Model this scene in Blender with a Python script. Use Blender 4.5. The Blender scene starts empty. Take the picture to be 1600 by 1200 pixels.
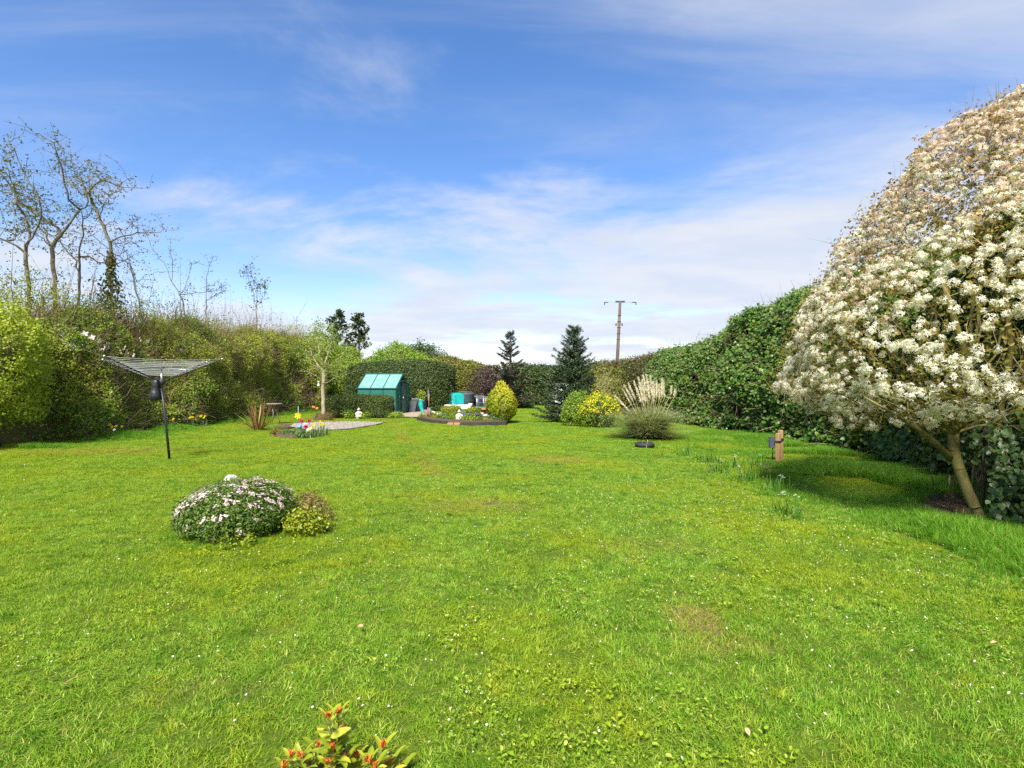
import bpy, math
import numpy as np
from mathutils import Vector, Matrix

# ---------------------------------------------------------------- camera, sky, sun, exposure
scene = bpy.context.scene
COL = scene.collection
rng = np.random.default_rng(11)
R = math.radians
EYE = 1.5
FPX = 840.0            # focal length in photo pixels (1600 wide)
cam_d = bpy.data.cameras.new('camera')
cam_d.sensor_width = 36.0
cam_d.lens = FPX / 1600.0 * 36.0
cam_d.clip_start = 0.05
cam_d.clip_end = 3000.0
cam = bpy.data.objects.new('camera', cam_d)
COL.objects.link(cam)
cam.location = (0, 0, EYE)
cam.rotation_euler = (R(90), 0, 0)
scene.camera = cam

SUN_DIR = Vector((-0.15, -0.64, 0.75)).normalized()     # towards the sun: high, behind the viewer
SUN_EL = math.asin(SUN_DIR.z)
SUN_ROT = math.atan2(SUN_DIR.x, SUN_DIR.y)
sun_d = bpy.data.lights.new('sun', 'SUN')
sun_d.energy = 3.3
sun_d.angle = R(11)
sun_d.color = (1.0, 0.95, 0.86)
sun = bpy.data.objects.new('sun', sun_d)
COL.objects.link(sun)
sun.rotation_euler = SUN_DIR.to_track_quat('Z', 'Y').to_euler()

scene.view_settings.view_transform = 'Standard'
scene.view_settings.look = 'None'
scene.view_settings.gamma = 1.0
scene.view_settings.use_curve_mapping = False
scene.view_settings.exposure = 1.62
scene.cycles.max_bounces = 8
scene.cycles.diffuse_bounces = 4
scene.cycles.glossy_bounces = 2
scene.cycles.transmission_bounces = 4
scene.cycles.transparent_max_bounces = 8
scene.cycles.caustics_reflective = False
scene.cycles.caustics_refractive = False
scene.cycles.use_denoising = False
scene.cycles.sample_clamp_indirect = 4.0

world = bpy.data.worlds.new('World')
scene.world = world
world.use_nodes = True
wt = world.node_tree
wt.nodes.clear()


def N(t, typ, **kw):
    n = t.nodes.new(typ)
    for k, v in kw.items():
        if k.startswith('i_'):
            key = k[2:]
            key = int(key) if key.isdigit() else key.replace('_', ' ')
            n.inputs[key].default_value = v
        else:
            setattr(n, k, v)
    return n


def mth(t, op, a, b=None, c=None, clamp=False):
    n = t.nodes.new('ShaderNodeMath')
    n.operation = op
    n.use_clamp = clamp
    for i, x in enumerate((a, b, c)):
        if x is None:
            continue
        if isinstance(x, (int, float)):
            n.inputs[i].default_value = x
        else:
            t.links.new(x, n.inputs[i])
    return n.outputs[0]


def maprange(t, x, a, b, c=0.0, d=1.0, smooth=True):
    n = t.nodes.new('ShaderNodeMapRange')
    n.interpolation_type = 'SMOOTHSTEP' if smooth else 'LINEAR'
    t.links.new(x, n.inputs[0])
    for i, v in enumerate((a, b, c, d)):
        n.inputs[i + 1].default_value = v
    return n.outputs[0]


def mixc(t, fac, a, b, mode='MIX'):
    n = t.nodes.new('ShaderNodeMix')
    n.data_type = 'RGBA'
    n.blend_type = mode
    for idx, x in ((0, fac), (6, a), (7, b)):
        if isinstance(x, (int, float)):
            n.inputs[idx].default_value = x
        elif isinstance(x, tuple):
            n.inputs[idx].default_value = (x[0], x[1], x[2], 1)
        else:
            t.links.new(x, n.inputs[idx])
    return n.outputs[2]


def build_sky():
    t = wt
    L = t.links.new
    tc = N(t, 'ShaderNodeTexCoord')
    sky = N(t, 'ShaderNodeTexSky', sky_type='NISHITA', sun_disc=False)
    sky.sun_elevation = SUN_EL
    sky.sun_rotation = SUN_ROT
    sky.altitude = 50
    sky.air_density = 1.0
    sky.dust_density = 0.6
    sky.ozone_density = 2.6
    hs = N(t, 'ShaderNodeHueSaturation')
    hs.inputs['Saturation'].default_value = 1.25
    hs.inputs['Value'].default_value = 1.0
    L(sky.outputs[0], hs.inputs['Color'])
    blue = mixc(t, 1.0, hs.outputs[0], (1.10, 0.91, 0.95), 'MULTIPLY')
    sep = N(t, 'ShaderNodeSeparateXYZ')
    L(tc.outputs['Generated'], sep.inputs[0])
    zc = mth(t, 'MAXIMUM', sep.outputs[2], 0.0)
    den = mth(t, 'ADD', zc, 0.10)
    px = mth(t, 'DIVIDE', sep.outputs[0], den)
    py = mth(t, 'DIVIDE', sep.outputs[1], den)
    comb = N(t, 'ShaderNodeCombineXYZ')
    L(px, comb.inputs[0]); L(py, comb.inputs[1])
    # low streaky cloud layer
    mp = N(t, 'ShaderNodeMapping')
    mp.inputs['Location'].default_value = (3.1, 5.2, 0.0)
    mp.inputs['Rotation'].default_value = (0, 0, R(12))
    mp.inputs['Scale'].default_value = (0.62, 0.80, 1.0)
    L(comb.outputs[0], mp.inputs[0])
    n1 = N(t, 'ShaderNodeTexNoise', i_Scale=1.0, i_Detail=9.0, i_Roughness=0.60, i_Distortion=0.35)
    L(mp.outputs[0], n1.inputs['Vector'])
    # coverage grows towards the horizon and towards the right (+X)
    hor = maprange(t, sep.outputs[2], 0.52, 0.08)
    side = maprange(t, sep.outputs[0], -0.25, 0.60)
    cov = mth(t, 'ADD', mth(t, 'MULTIPLY', hor, 0.25), mth(t, 'MULTIPLY', side, 0.09))
    v1 = mth(t, 'ADD', n1.outputs[0], cov)
    c1 = maprange(t, v1, 0.575, 0.82)
    # high thin cirrus veil
    mp2 = N(t, 'ShaderNodeMapping')
    mp2.inputs['Location'].default_value = (7.4, -2.2, 0.0)
    mp2.inputs['Rotation'].default_value = (0, 0, R(-38))
    mp2.inputs['Scale'].default_value = (0.35, 1.5, 1.0)
    L(comb.outputs[0], mp2.inputs[0])
    n2 = N(t, 'ShaderNodeTexNoise', i_Scale=1.0, i_Detail=8.0, i_Roughness=0.62, i_Distortion=0.6)
    L(mp2.outputs[0], n2.inputs['Vector'])
    v2 = mth(t, 'ADD', n2.outputs[0], mth(t, 'MULTIPLY', side, 0.20))
    c2 = mth(t, 'MULTIPLY', maprange(t, v2, 0.48, 0.92), 0.55)
    inv = mth(t, 'MULTIPLY', mth(t, 'SUBTRACT', 1.0, c1), mth(t, 'SUBTRACT', 1.0, c2))
    mask = mth(t, 'MULTIPLY', mth(t, 'SUBTRACT', 1.0, inv), 0.93)
    # soft self-shading variation of the cloud sheet
    n3 = N(t, 'ShaderNodeTexNoise', i_Scale=2.6, i_Detail=5.0, i_Roughness=0.55)
    L(mp.outputs[0], n3.inputs['Vector'])
    ccol = mixc(t, maprange(t, n3.outputs[0], 0.35, 0.65), (2.95, 3.2, 3.7), (3.4, 3.5, 3.75))
    col = mixc(t, mask, blue, ccol)
    bg = N(t, 'ShaderNodeBackground')
    bg.inputs['Strength'].default_value = 0.080
    L(col, bg.inputs['Color'])
    out = N(t, 'ShaderNodeOutputWorld')
    L(bg.outputs[0], out.inputs[0])


build_sky()


# ---------------------------------------------------------------- placing helpers
def P(u, v, y):
    """point at depth y that the photograph shows at pixel u, v"""
    return np.array([(u - 800) / FPX * y, y, EYE - (v - 600) / FPX * y])


def G(u, v):
    y = FPX * EYE / (v - 600.0)
    return np.array([(u - 800) / FPX * y, y, 0.0])


def unit(a):
    a = np.asarray(a, float)
    return a / np.maximum(np.linalg.norm(a, axis=-1, keepdims=True), 1e-9)


def _hash(ix, iy, iz, seed):
    h = (ix * 374761393 + iy * 668265263 + iz * 2147483647 + seed * 1274126177) & 0xFFFFFFFF
    h = ((h ^ (h >> 13)) * 1274126177) & 0xFFFFFFFF
    h = ((h ^ (h >> 16)) * 2246822519) & 0xFFFFFFFF
    return ((h ^ (h >> 15)) & 0xFFFFFF) / float(0xFFFFFF)


def noise3(p, scale=1.0, seed=0):
    """value noise in [-1, 1] of an (n, 3) array"""
    q = np.asarray(p, float) * scale + 1000.0
    i = np.floor(q).astype(np.int64)
    f = q - i
    f = f * f * (3 - 2 * f)
    r = 0
    for dx in (0, 1):
        for dy in (0, 1):
            for dz in (0, 1):
                w = (f[:, 0] if dx else 1 - f[:, 0]) * (f[:, 1] if dy else 1 - f[:, 1]) * (f[:, 2] if dz else 1 - f[:, 2])
                r = r + w * _hash(i[:, 0] + dx, i[:, 1] + dy, i[:, 2] + dz, seed)
    return r * 2 - 1


# ---------------------------------------------------------------- objects
def empty(name, loc=(0, 0, 0), rz=0.0):
    o = bpy.data.objects.new(name, None)
    o.empty_display_size = 0.2
    COL.objects.link(o)
    o.location = loc
    o.rotation_euler = (0, 0, rz)
    return o


def tag(o, label=None, cat=None, group=None, kind=None):
    if label: o['label'] = label
    if cat: o['category'] = cat
    if group: o['group'] = group
    if kind: o['kind'] = kind
    return o


def thing(name, label, cat, loc=(0, 0, 0), rz=0.0, group=None):
    return tag(empty(name, tuple(float(c) for c in loc), rz), label, cat, group)


def make_mesh(name, V, F, rnd=None, mat=None, smooth=False):
    """V (n,3); F (m,3) triangles or a list of polygons; rnd per-face value"""
    me = bpy.data.meshes.new(name)
    V = np.asarray(V, np.float32)
    if isinstance(F, np.ndarray):
        k = F.shape[1]
        m = F.shape[0]
        me.vertices.add(len(V)); me.loops.add(m * k); me.polygons.add(m)
        me.vertices.foreach_set('co', V.ravel())
        me.loops.foreach_set('vertex_index', F.astype(np.int32).ravel())
        me.polygons.foreach_set('loop_start', np.arange(0, m * k, k, dtype=np.int32))
        me.polygons.foreach_set('loop_total', np.full(m, k, np.int32))
    else:
        me.from_pydata([tuple(map(float, v)) for v in V], [], [tuple(int(i) for i in f) for f in F])
        m = len(F)
    me.update(calc_edges=True)
    if rnd is not None:
        a = me.attributes.new('rnd', 'FLOAT', 'FACE')
        a.data.foreach_set('value', np.asarray(rnd, np.float32))
    if smooth:
        me.polygons.foreach_set('use_smooth', np.ones(m, bool))
    if mat is not None:
        me.materials.append(mat)
    return me


def link(name, me, parent=None, loc=None, rot=None, scale=None, kind=None):
    o = bpy.data.objects.new(name, me)
    COL.objects.link(o)
    if parent is not None:
        o.parent = parent
    if loc is not None: o.location = tuple(float(c) for c in loc)
    if rot is not None: o.rotation_euler = rot
    if scale is not None: o.scale = scale
    if kind: o['kind'] = kind
    return o


class MB:
    """collects shapes into one mesh"""
    def __init__(s):
        s.v = []; s.f = []; s.n = 0

    def add(s, V, F):
        s.v.extend([tuple(map(float, p)) for p in V])
        s.f.extend([tuple(int(i) + s.n for i in f) for f in F])
        s.n += len(V)
        return s

    def box(s, c, size, rz=0.0, M=None):
        hx, hy, hz = [d / 2 for d in size]
        b = min(hx, hy, hz) * 0.18
        V = []
        for sx in (-1, 1):
            for sy in (-1, 1):
                for sz in (-1, 1):
                    V += [(sx * (hx - b), sy * (hy - b), sz * hz), (sx * (hx - b), sy * hy, sz * (hz - b)), (sx * hx, sy * (hy - b), sz * (hz - b))]
        V = np.array(V)
        ca, sa = math.cos(rz), math.sin(rz)
        if M is not None:
            V = V @ np.array(M).T
        V = np.stack([V[:, 0] * ca - V[:, 1] * sa, V[:, 0] * sa + V[:, 1] * ca, V[:, 2]], 1) + np.array(c)
        import bmesh
        bm = bmesh.new()
        vs = [bm.verts.new(p) for p in V]
        r = bmesh.ops.convex_hull(bm, input=vs)
        bm.verts.index_update()
        s.add([v.co[:] for v in bm.verts], [[v.index for v in f.verts] for f in bm.faces])
        bm.free()
        return s

    def tube(s, pts, rad, n=6, cap=True):
        pts = np.asarray(pts, float)
        if np.isscalar(rad):
            rad = np.full(len(pts), float(rad))
        V = []; F = []
        d = np.gradient(pts, axis=0)
        d = unit(d)
        up = np.array([0.0, 0.0, 1.0])
        if abs(d[0] @ up) > 0.9:
            up = np.array([1.0, 0, 0])
        a = unit(np.cross(d[0], up))
        for i in range(len(pts)):
            a = unit(a - d[i] * (a @ d[i]))
            b = np.cross(d[i], a)
            for k in range(n):
                th = 2 * math.pi * k / n
                V.append(pts[i] + rad[i] * (math.cos(th) * a + math.sin(th) * b))
        for i in range(len(pts) - 1):
            for k in range(n):
                k2 = (k + 1) % n
                F.append((i * n + k, i * n + k2, (i + 1) * n + k2, (i + 1) * n + k))
        if cap:
            F.append(tuple(range(n))[::-1]); F.append(tuple((len(pts) - 1) * n + k for k in range(n)))
        return s.add(V, F)

    def lathe(s, prof, c=(0, 0, 0), n=20, sx=1.0, sy=1.0):
        V = []; F = []
        for r, z in prof:
            for k in range(n):
                th = 2 * math.pi * k / n
                V.append((c[0] + sx * r * math.cos(th), c[1] + sy * r * math.sin(th), c[2] + z))
        m = len(prof)
        for i in range(m - 1):
            for k in range(n):
                k2 = (k + 1) % n
                F.append((i * n + k, i * n + k2, (i + 1) * n + k2, (i + 1) * n + k))
        F.append(tuple(range(n))[::-1]); F.append(tuple((m - 1) * n + k for k in range(n)))
        return s.add(V, F)

    def build(s, name, mat, parent=None, smooth=False, loc=None, rot=None, kind=None):
        me = make_mesh(name, s.v, s.f, None, mat, smooth)
        return link(name, me, parent, loc, rot, kind=kind)


def frustums(A, B, ra, rb, n=5):
    """one tapered tube per row, as arrays"""
    d = unit(B - A)
    up = np.where(np.abs(d[:, 2:3]) > 0.9, np.array([[1.0, 0, 0]]), np.array([[0, 0, 1.0]]))
    a = unit(np.cross(d, up)); b = np.cross(d, a)
    m = len(A)
    th = 2 * np.pi * np.arange(n) / n
    ring = np.cos(th)[None, :, None] * a[:, None, :] + np.sin(th)[None, :, None] * b[:, None, :]
    V = np.concatenate([A[:, None] + ring * ra[:, None, None], B[:, None] + ring * rb[:, None, None]], 1)
    k = np.arange(n); k2 = (k + 1) % n
    f = np.concatenate([np.stack([k, k2, k2 + n], 1), np.stack([k, k2 + n, k + n], 1)], 0)
    F = (np.arange(m)[:, None, None] * 2 * n + f[None]).reshape(-1, 3)
    return V.reshape(-1, 3), F


# leaf outlines in (along, across, lift) units, with triangles; folded along the midrib
LIGHTWARD = np.array([-0.03, -0.55, 0.62])      # leaves turn their faces up and towards the light


LEAF = {
    'diamond': (np.array([[0, 0, 0], [.45, -.34, .10], [1, 0, -.06], [.45, .34, .10]]), np.array([[0, 1, 2], [0, 2, 3]])),
    'long': (np.array([[0, 0, 0], [.42, -.15, .05], [1, 0, -.12], [.42, .15, .05]]), np.array([[0, 1, 2], [0, 2, 3]])),
    'needle': (np.array([[0, -.06, 0], [0, .06, 0], [1, 0, -.05]]), np.array([[0, 1, 2]])),
    'ivy': (np.array([[0, 0, 0], [.12, -.40, .10], [.50, -.46, .06], [1, 0, -.12], [.50, .46, .06], [.12, .40, .10], [.45, 0, -.02]]),
            np.array([[0, 1, 6], [1, 2, 6], [2, 3, 6], [3, 4, 6], [4, 5, 6], [5, 0, 6]])),
    'oval': (np.array([[0, 0, 0], [.25, -.24, .06], [.68, -.26, .06], [1, 0, -.10], [.68, .26, .06], [.25, .24, .06]]),
             np.array([[0, 1, 2], [0, 2, 3], [0, 3, 4], [0, 4, 5]])),
}


def leaf_arrays(pos, nrm, size, shape='diamond', spread=0.7, droop=0.3, seed_rng=None, along=None, aspect=1.0):
    """one leaf per row of pos, facing roughly along nrm"""
    g = seed_rng or rng
    n = len(pos)
    L, T = LEAF[shape]
    nn = unit(nrm + g.normal(0, spread, (n, 3)))
    if along is None:
        d = g.normal(0, 1, (n, 3)); d[:, 2] -= droop
    else:
        d = along + g.normal(0, 0.25, (n, 3))
    d = unit(d - nn * np.sum(d * nn, 1, keepdims=True))
    c = np.cross(nn, d)
    sz = np.asarray(size) * np.ones(n)
    V = pos[:, None] + sz[:, None, None] * (L[None, :, 0:1] * d[:, None] + aspect * L[None, :, 1:2] * c[:, None] + L[None, :, 2:3] * nn[:, None])
    F = (np.arange(n)[:, None, None] * len(L) + T[None]).reshape(-1, 3)
    return V.reshape(-1, 3), F, len(T)


class Leaves:
    def __init__(s):
        s.V = []; s.F = []; s.r = []; s.n = 0

    def add(s, V, F, rnd):
        s.V.append(V); s.F.append(F + s.n); s.r.append(rnd); s.n += len(V)

    def leaves(s, pos, nrm, size, shape='diamond', rnd=None, **kw):
        if len(pos) == 0:
            return
        V, F, k = leaf_arrays(pos, nrm, size, shape, **kw)
        if rnd is None:
            rnd = rng.random(len(pos))
        s.add(V, F, np.repeat(rnd, k))

    def build(s, name, mat, parent=None, kind='stuff', smooth=False):
        me = make_mesh(name, np.concatenate(s.V), np.concatenate(s.F), np.concatenate(s.r), mat, smooth)
        return link(name, me, parent, kind=kind)


def sprigs(P0, N0, per, length, jitter):
    """clump leaf positions: each surface point grows a short leafy shoot"""
    n = len(P0)
    d = unit(N0 * 0.8 + np.array([0, 0, 0.45]) + rng.normal(0, 0.6, (n, 3)))
    t = rng.random((n, per))
    pos = P0[:, None] + d[:, None] * (t[..., None] * length) + rng.normal(0, jitter, (n, per, 3))
    nrm = np.repeat(N0, per, 0)
    shade = np.repeat(rng.random(n), per)
    rnd = np.clip(0.55 * shade + 0.45 * rng.random(n * per), 0, 1)
    return pos.reshape(-1, 3), nrm, rnd


# ---------------------------------------------------------------- materials
def new_mat(name):
    m = bpy.data.materials.new(name)
    m.use_nodes = True
    t = m.node_tree
    t.nodes.clear()
    return m, t


def ramp(t, fac, stops):
    n = t.nodes.new('ShaderNodeValToRGB')
    cr = n.color_ramp
    while len(cr.elements) < len(stops):
        cr.elements.new(0.5)
    for e, (p, c) in zip(cr.elements, stops):
        e.position = p
        e.color = (c[0], c[1], c[2], 1)
    t.links.new(fac, n.inputs[0])
    return n.outputs[0]


def leafmat(name, stops, rough=0.5, transl=0.28, spec=0.35, patch=None):
    """per-leaf colour from the 'rnd' attribute; patch = (scale, colour, lo, hi, strength) mixes a second tint over whole regions"""
    m, t = new_mat(name)
    at = N(t, 'ShaderNodeAttribute', attribute_name='rnd')
    col = ramp(t, at.outputs['Fac'], stops)
    if patch:
        geo = N(t, 'ShaderNodeNewGeometry')
        nz = N(t, 'ShaderNodeTexNoise', i_Scale=patch[0], i_Detail=4.0, i_Roughness=0.6)
        t.links.new(geo.outputs['Position'], nz.inputs['Vector'])
        k = mth(t, 'MULTIPLY', maprange(t, nz.outputs[0], patch[2], patch[3]), patch[4])
        col = mixc(t, k, col, patch[1])
    p = N(t, 'ShaderNodeBsdfPrincipled')
    p.inputs['Roughness'].default_value = rough
    p.inputs['Specular IOR Level'].default_value = spec
    t.links.new(col, p.inputs['Base Color'])
    o = N(t, 'ShaderNodeOutputMaterial')
    if transl > 0:
        tr = N(t, 'ShaderNodeBsdfTranslucent')
        bright = mixc(t, 1.0, col, (1.25, 1.3, 0.75), 'MULTIPLY')
        t.links.new(bright, tr.inputs[0])
        mx = N(t, 'ShaderNodeMixShader')
        mx.inputs[0].default_value = transl
        t.links.new(p.outputs[0], mx.inputs[1]); t.links.new(tr.outputs[0], mx.inputs[2])
        t.links.new(mx.outputs[0], o.inputs[0])
    else:
        t.links.new(p.outputs[0], o.inputs[0])
    return m


def solid(name, c1, c2=None, scale=6.0, rough=0.6, metal=0.0, spec=0.4, bump=0.0, stretch=(1, 1, 1), detail=6.0):
    m, t = new_mat(name)
    p = N(t, 'ShaderNodeBsdfPrincipled')
    p.inputs['Roughness'].default_value = rough
    p.inputs['Metallic'].default_value = metal
    p.inputs['Specular IOR Level'].default_value = spec
    tc = N(t, 'ShaderNodeTexCoord')
    mp = N(t, 'ShaderNodeMapping')
    mp.inputs['Scale'].default_value = stretch
    t.links.new(tc.outputs['Object'], mp.inputs[0])
    nz = N(t, 'ShaderNodeTexNoise', i_Scale=scale, i_Detail=detail, i_Roughness=0.65)
    t.links.new(mp.outputs[0], nz.inputs['Vector'])
    c2 = c2 or tuple(x * 0.7 for x in c1)
    col = mixc(t, maprange(t, nz.outputs[0], 0.3, 0.7), c1, c2)
    t.links.new(col, p.inputs['Base Color'])
    if bump:
        b = N(t, 'ShaderNodeBump')
        b.inputs['Strength'].default_value = bump
        b.inputs['Distance'].default_value = 0.02
        t.links.new(nz.outputs[0], b.inputs['Height'])
        t.links.new(b.outputs[0], p.inputs['Normal'])
    o = N(t, 'ShaderNodeOutputMaterial')
    t.links.new(p.outputs[0], o.inputs[0])
    return m


def pane_mat(name, col, opacity, rough=0.08, grime=None):
    """thin glazing: tinted, partly see-through, mirrors the sky"""
    m, t = new_mat(name)
    p = N(t, 'ShaderNodeBsdfPrincipled')
    p.inputs['Base Color'].default_value = (*col, 1)
    p.inputs['Roughness'].default_value = rough
    if grime:
        tc = N(t, 'ShaderNodeTexCoord')
        nz = N(t, 'ShaderNodeTexNoise', i_Scale=5.0, i_Detail=8.0, i_Roughness=0.7)
        t.links.new(tc.outputs['Object'], nz.inputs['Vector'])
        t.links.new(mixc(t, maprange(t, nz.outputs[0], 0.40, 0.68), col, grime), p.inputs['Base Color'])
    tr = N(t, 'ShaderNodeBsdfTransparent')
    tr.inputs[0].default_value = (0.75, 0.92, 0.86, 1)
    mx = N(t, 'ShaderNodeMixShader')
    mx.inputs[0].default_value = opacity
    t.links.new(tr.outputs[0], mx.inputs[1]); t.links.new(p.outputs[0], mx.inputs[2])
    o = N(t, 'ShaderNodeOutputMaterial')
    t.links.new(mx.outputs[0], o.inputs[0])
    return m


# worn places of the lawn: (x, y, radius x, radius y, strength), in metres
WORN = [(*G(1085, 962)[:2], 0.20, 0.36, 0.9), (*G(870, 718)[:2], 0.9, 0.7, 0.7), (*G(1135, 1005)[:2], 0.34, 0.16, 0.55),
        (*G(1020, 850)[:2], 0.5, 0.35, 0.35), (*G(740, 790)[:2], 0.9, 0.5, 0.45), (*G(320, 1075)[:2], 0.4, 0.15, 0.2),
        (*G(130, 705)[:2], 2.3, 0.5, 0.75), (*G(215, 700)[:2], 1.6, 0.35, 0.6)]


def lawn_color(t, base, soil_amount=1.0):
    """shared colour variation of the lawn in world space; returns (colour, worn mask)"""
    geo = N(t, 'ShaderNodeNewGeometry')
    pos = geo.outputs['Position']
    L = t.links.new
    sep = N(t, 'ShaderNodeSeparateXYZ'); L(pos, sep.inputs[0])
    big = N(t, 'ShaderNodeTexNoise', i_Scale=0.55, i_Detail=3.0, i_Roughness=0.55); L(pos, big.inputs['Vector'])
    mid = N(t, 'ShaderNodeTexNoise', i_Scale=3.2, i_Detail=4.0, i_Roughness=0.6); L(pos, mid.inputs['Vector'])
    fine = N(t, 'ShaderNodeTexNoise', i_Scale=11.0, i_Detail=3.0, i_Roughness=0.6); L(pos, fine.inputs['Vector'])
    # strip along the right-hand hedge is lusher; the left part is mossier and yellower
    lush = maprange(t, sep.outputs[0], -4.5, 3.2)
    yel = mth(t, 'ADD', maprange(t, big.outputs[0], 0.42, 0.66), mth(t, 'MULTIPLY', mth(t, 'SUBTRACT', 1.0, lush), 0.35), clamp=True)
    col = mixc(t, mth(t, 'MULTIPLY', yel, 0.6), base, (0.300, 0.360, 0.010))
    col = mixc(t, mth(t, 'MULTIPLY', maprange(t, mid.outputs[0], 0.54, 0.70), 0.60), col, (0.050, 0.165, 0.006))
    col = mixc(t, mth(t, 'MULTIPLY', maprange(t, mid.outputs[0], 0.46, 0.30), 0.45), col, (0.36, 0.39, 0.022))
    col = mixc(t, mth(t, 'MULTIPLY', maprange(t, fine.outputs[0], 0.56, 0.72), 0.40), col, (0.42, 0.38, 0.055))
    # worn spots
    mask = None
    wob = N(t, 'ShaderNodeTexNoise', i_Scale=5.0, i_Detail=6.0, i_Roughness=0.75); L(pos, wob.inputs['Vector'])
    for x, y, rx, ry, s in WORN:
        dx = mth(t, 'DIVIDE', mth(t, 'SUBTRACT', sep.outputs[0], float(x)), rx)
        dy = mth(t, 'DIVIDE', mth(t, 'SUBTRACT', sep.outputs[1], float(y)), ry)
        d = mth(t, 'SQRT', mth(t, 'ADD', mth(t, 'MULTIPLY', dx, dx), mth(t, 'MULTIPLY', dy, dy)))
        d = mth(t, 'ADD', d, mth(t, 'MULTIPLY', mth(t, 'SUBTRACT', wob.outputs[0], 0.5), 3.0))
        k = maprange(t, d, 1.15, 0.35, 0.0, s)
        mask = k if mask is None else mth(t, 'MAXIMUM', mask, k)
    # the trodden line that runs to the flower bed
    A = G(622, 672); B = G(690, 745)
    ax, ay = float(A[0]), float(A[1]); bx, by = float(B[0]), float(B[1])
    sl = (bx - ax) / (by - ay)
    off = mth(t, 'SUBTRACT', sep.outputs[0], mth(t, 'MULTIPLY_ADD', sep.outputs[1], sl, ax - sl * ay))
    off = mth(t, 'ADD', off, mth(t, 'ADD', mth(t, 'MULTIPLY', mth(t, 'SUBTRACT', wob.outputs[0], 0.5), 1.1), mth(t, 'MULTIPLY', mth(t, 'SUBTRACT', big.outputs[0], 0.5), 1.2)))
    ln = mth(t, 'MULTIPLY', maprange(t, mth(t, 'ABSOLUTE', off), 0.28, 0.05), maprange(t, sep.outputs[1], 7.5, 9.5))
    mask = mth(t, 'MAXIMUM', mask, mth(t, 'MULTIPLY', mth(t, 'MULTIPLY', ln, maprange(t, big.outputs[0], 0.36, 0.56)), 0.7))
    col = mixc(t, mth(t, 'MULTIPLY', mask, 0.55 * soil_amount), col, (0.34, 0.26, 0.06))
    return col, mask


def grass_mat():
    m, t = new_mat('grass_blades')
    at = N(t, 'ShaderNodeAttribute', attribute_name='rnd')
    base = ramp(t, at.outputs['Fac'], [(0.0, (0.062, 0.170, 0.012)), (0.40, (0.135, 0.290, 0.018)), (0.76, (0.245, 0.400, 0.030)), (0.92, (0.48, 0.50, 0.13))])
    col, mask = lawn_color(t, base)
    p = N(t, 'ShaderNodeBsdfPrincipled')
    p.inputs['Roughness'].default_value = 0.5
    p.inputs['Specular IOR Level'].default_value = 0.15
    t.links.new(col, p.inputs['Base Color'])
    tr = N(t, 'ShaderNodeBsdfTranslucent')
    t.links.new(mixc(t, 1.0, col, (1.25, 1.25, 0.7), 'MULTIPLY'), tr.inputs[0])
    mx = N(t, 'ShaderNodeMixShader'); mx.inputs[0].default_value = 0.30
    t.links.new(p.outputs[0], mx.inputs[1]); t.links.new(tr.outputs[0], mx.inputs[2])
    o = N(t, 'ShaderNodeOutputMaterial')
    t.links.new(mx.outputs[0], o.inputs[0])
    return m


def lawn_mat():
    m, t = new_mat('lawn_sheet')
    geo = N(t, 'ShaderNodeNewGeometry')
    nz = N(t, 'ShaderNodeTexNoise', i_Scale=40.0, i_Detail=5.0, i_Roughness=0.7)
    t.links.new(geo.outputs['Position'], nz.inputs['Vector'])
    base = mixc(t, maprange(t, nz.outputs[0], 0.35, 0.65), (0.040, 0.075, 0.006), (0.085, 0.120, 0.012))  # dark base colour paints the shade in the gaps between blades
    _, mask = lawn_color(t, base)
    thatch = mixc(t, maprange(t, nz.outputs[0], 0.40, 0.62), (0.21, 0.15, 0.06), (0.09, 0.06, 0.03))
    col = mixc(t, mth(t, 'MULTIPLY', mask, 0.9), base, thatch)
    p = N(t, 'ShaderNodeBsdfPrincipled')
    p.inputs['Roughness'].default_value = 0.9
    p.inputs['Specular IOR Level'].default_value = 0.1
    t.links.new(col, p.inputs['Base Color'])
    o = N(t, 'ShaderNodeOutputMaterial')
    t.links.new(p.outputs[0], o.inputs[0])
    return m


M = {}
M['grass'] = grass_mat()
M['lawn'] = lawn_mat()
M['longgrass'] = leafmat('long_grass', [(0, (0.060, 0.180, 0.012)), (0.5, (0.120, 0.290, 0.018)), (0.9, (0.22, 0.39, 0.030)), (1, (0.42, 0.44, 0.12))], 0.45, 0.36, 0.2)
M['field'] = solid('field', (0.10, 0.19, 0.02), (0.15, 0.22, 0.03), 0.6, 0.95, spec=0.1)
M['soil'] = solid('soil', (0.060, 0.040, 0.025), (0.12, 0.085, 0.05), 25, 0.95, spec=0.1, bump=0.6)
M['gravelbase'] = solid('gravel_ground', (0.14, 0.13, 0.11), (0.20, 0.19, 0.17), 60, 0.95, spec=0.2, bump=0.6)
M['stone_chip'] = leafmat('gravel_stones', [(0, (0.14, 0.12, 0.09)), (0.5, (0.25, 0.22, 0.175)), (1, (0.38, 0.345, 0.285))], 0.8, 0.0, 0.2)
M['paving'] = solid('paving', (0.36, 0.29, 0.20), (0.25, 0.20, 0.14), 9, 0.9, spec=0.2, bump=0.3)
M['bark'] = solid('bark', (0.17, 0.13, 0.085), (0.085, 0.068, 0.05), 14, 0.9, spec=0.15, bump=0.6, stretch=(1, 1, 0.25))
M['barkgrey'] = solid('grey_bark', (0.175, 0.150, 0.105), (0.090, 0.080, 0.052), 10, 0.9, spec=0.15, bump=0.5, stretch=(1, 1, 0.3))
M['barkmoss'] = solid('mossy_bark', (0.235, 0.20, 0.055), (0.12, 0.105, 0.045), 9, 0.9, spec=0.15, bump=0.5, stretch=(1, 1, 0.4))
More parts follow.
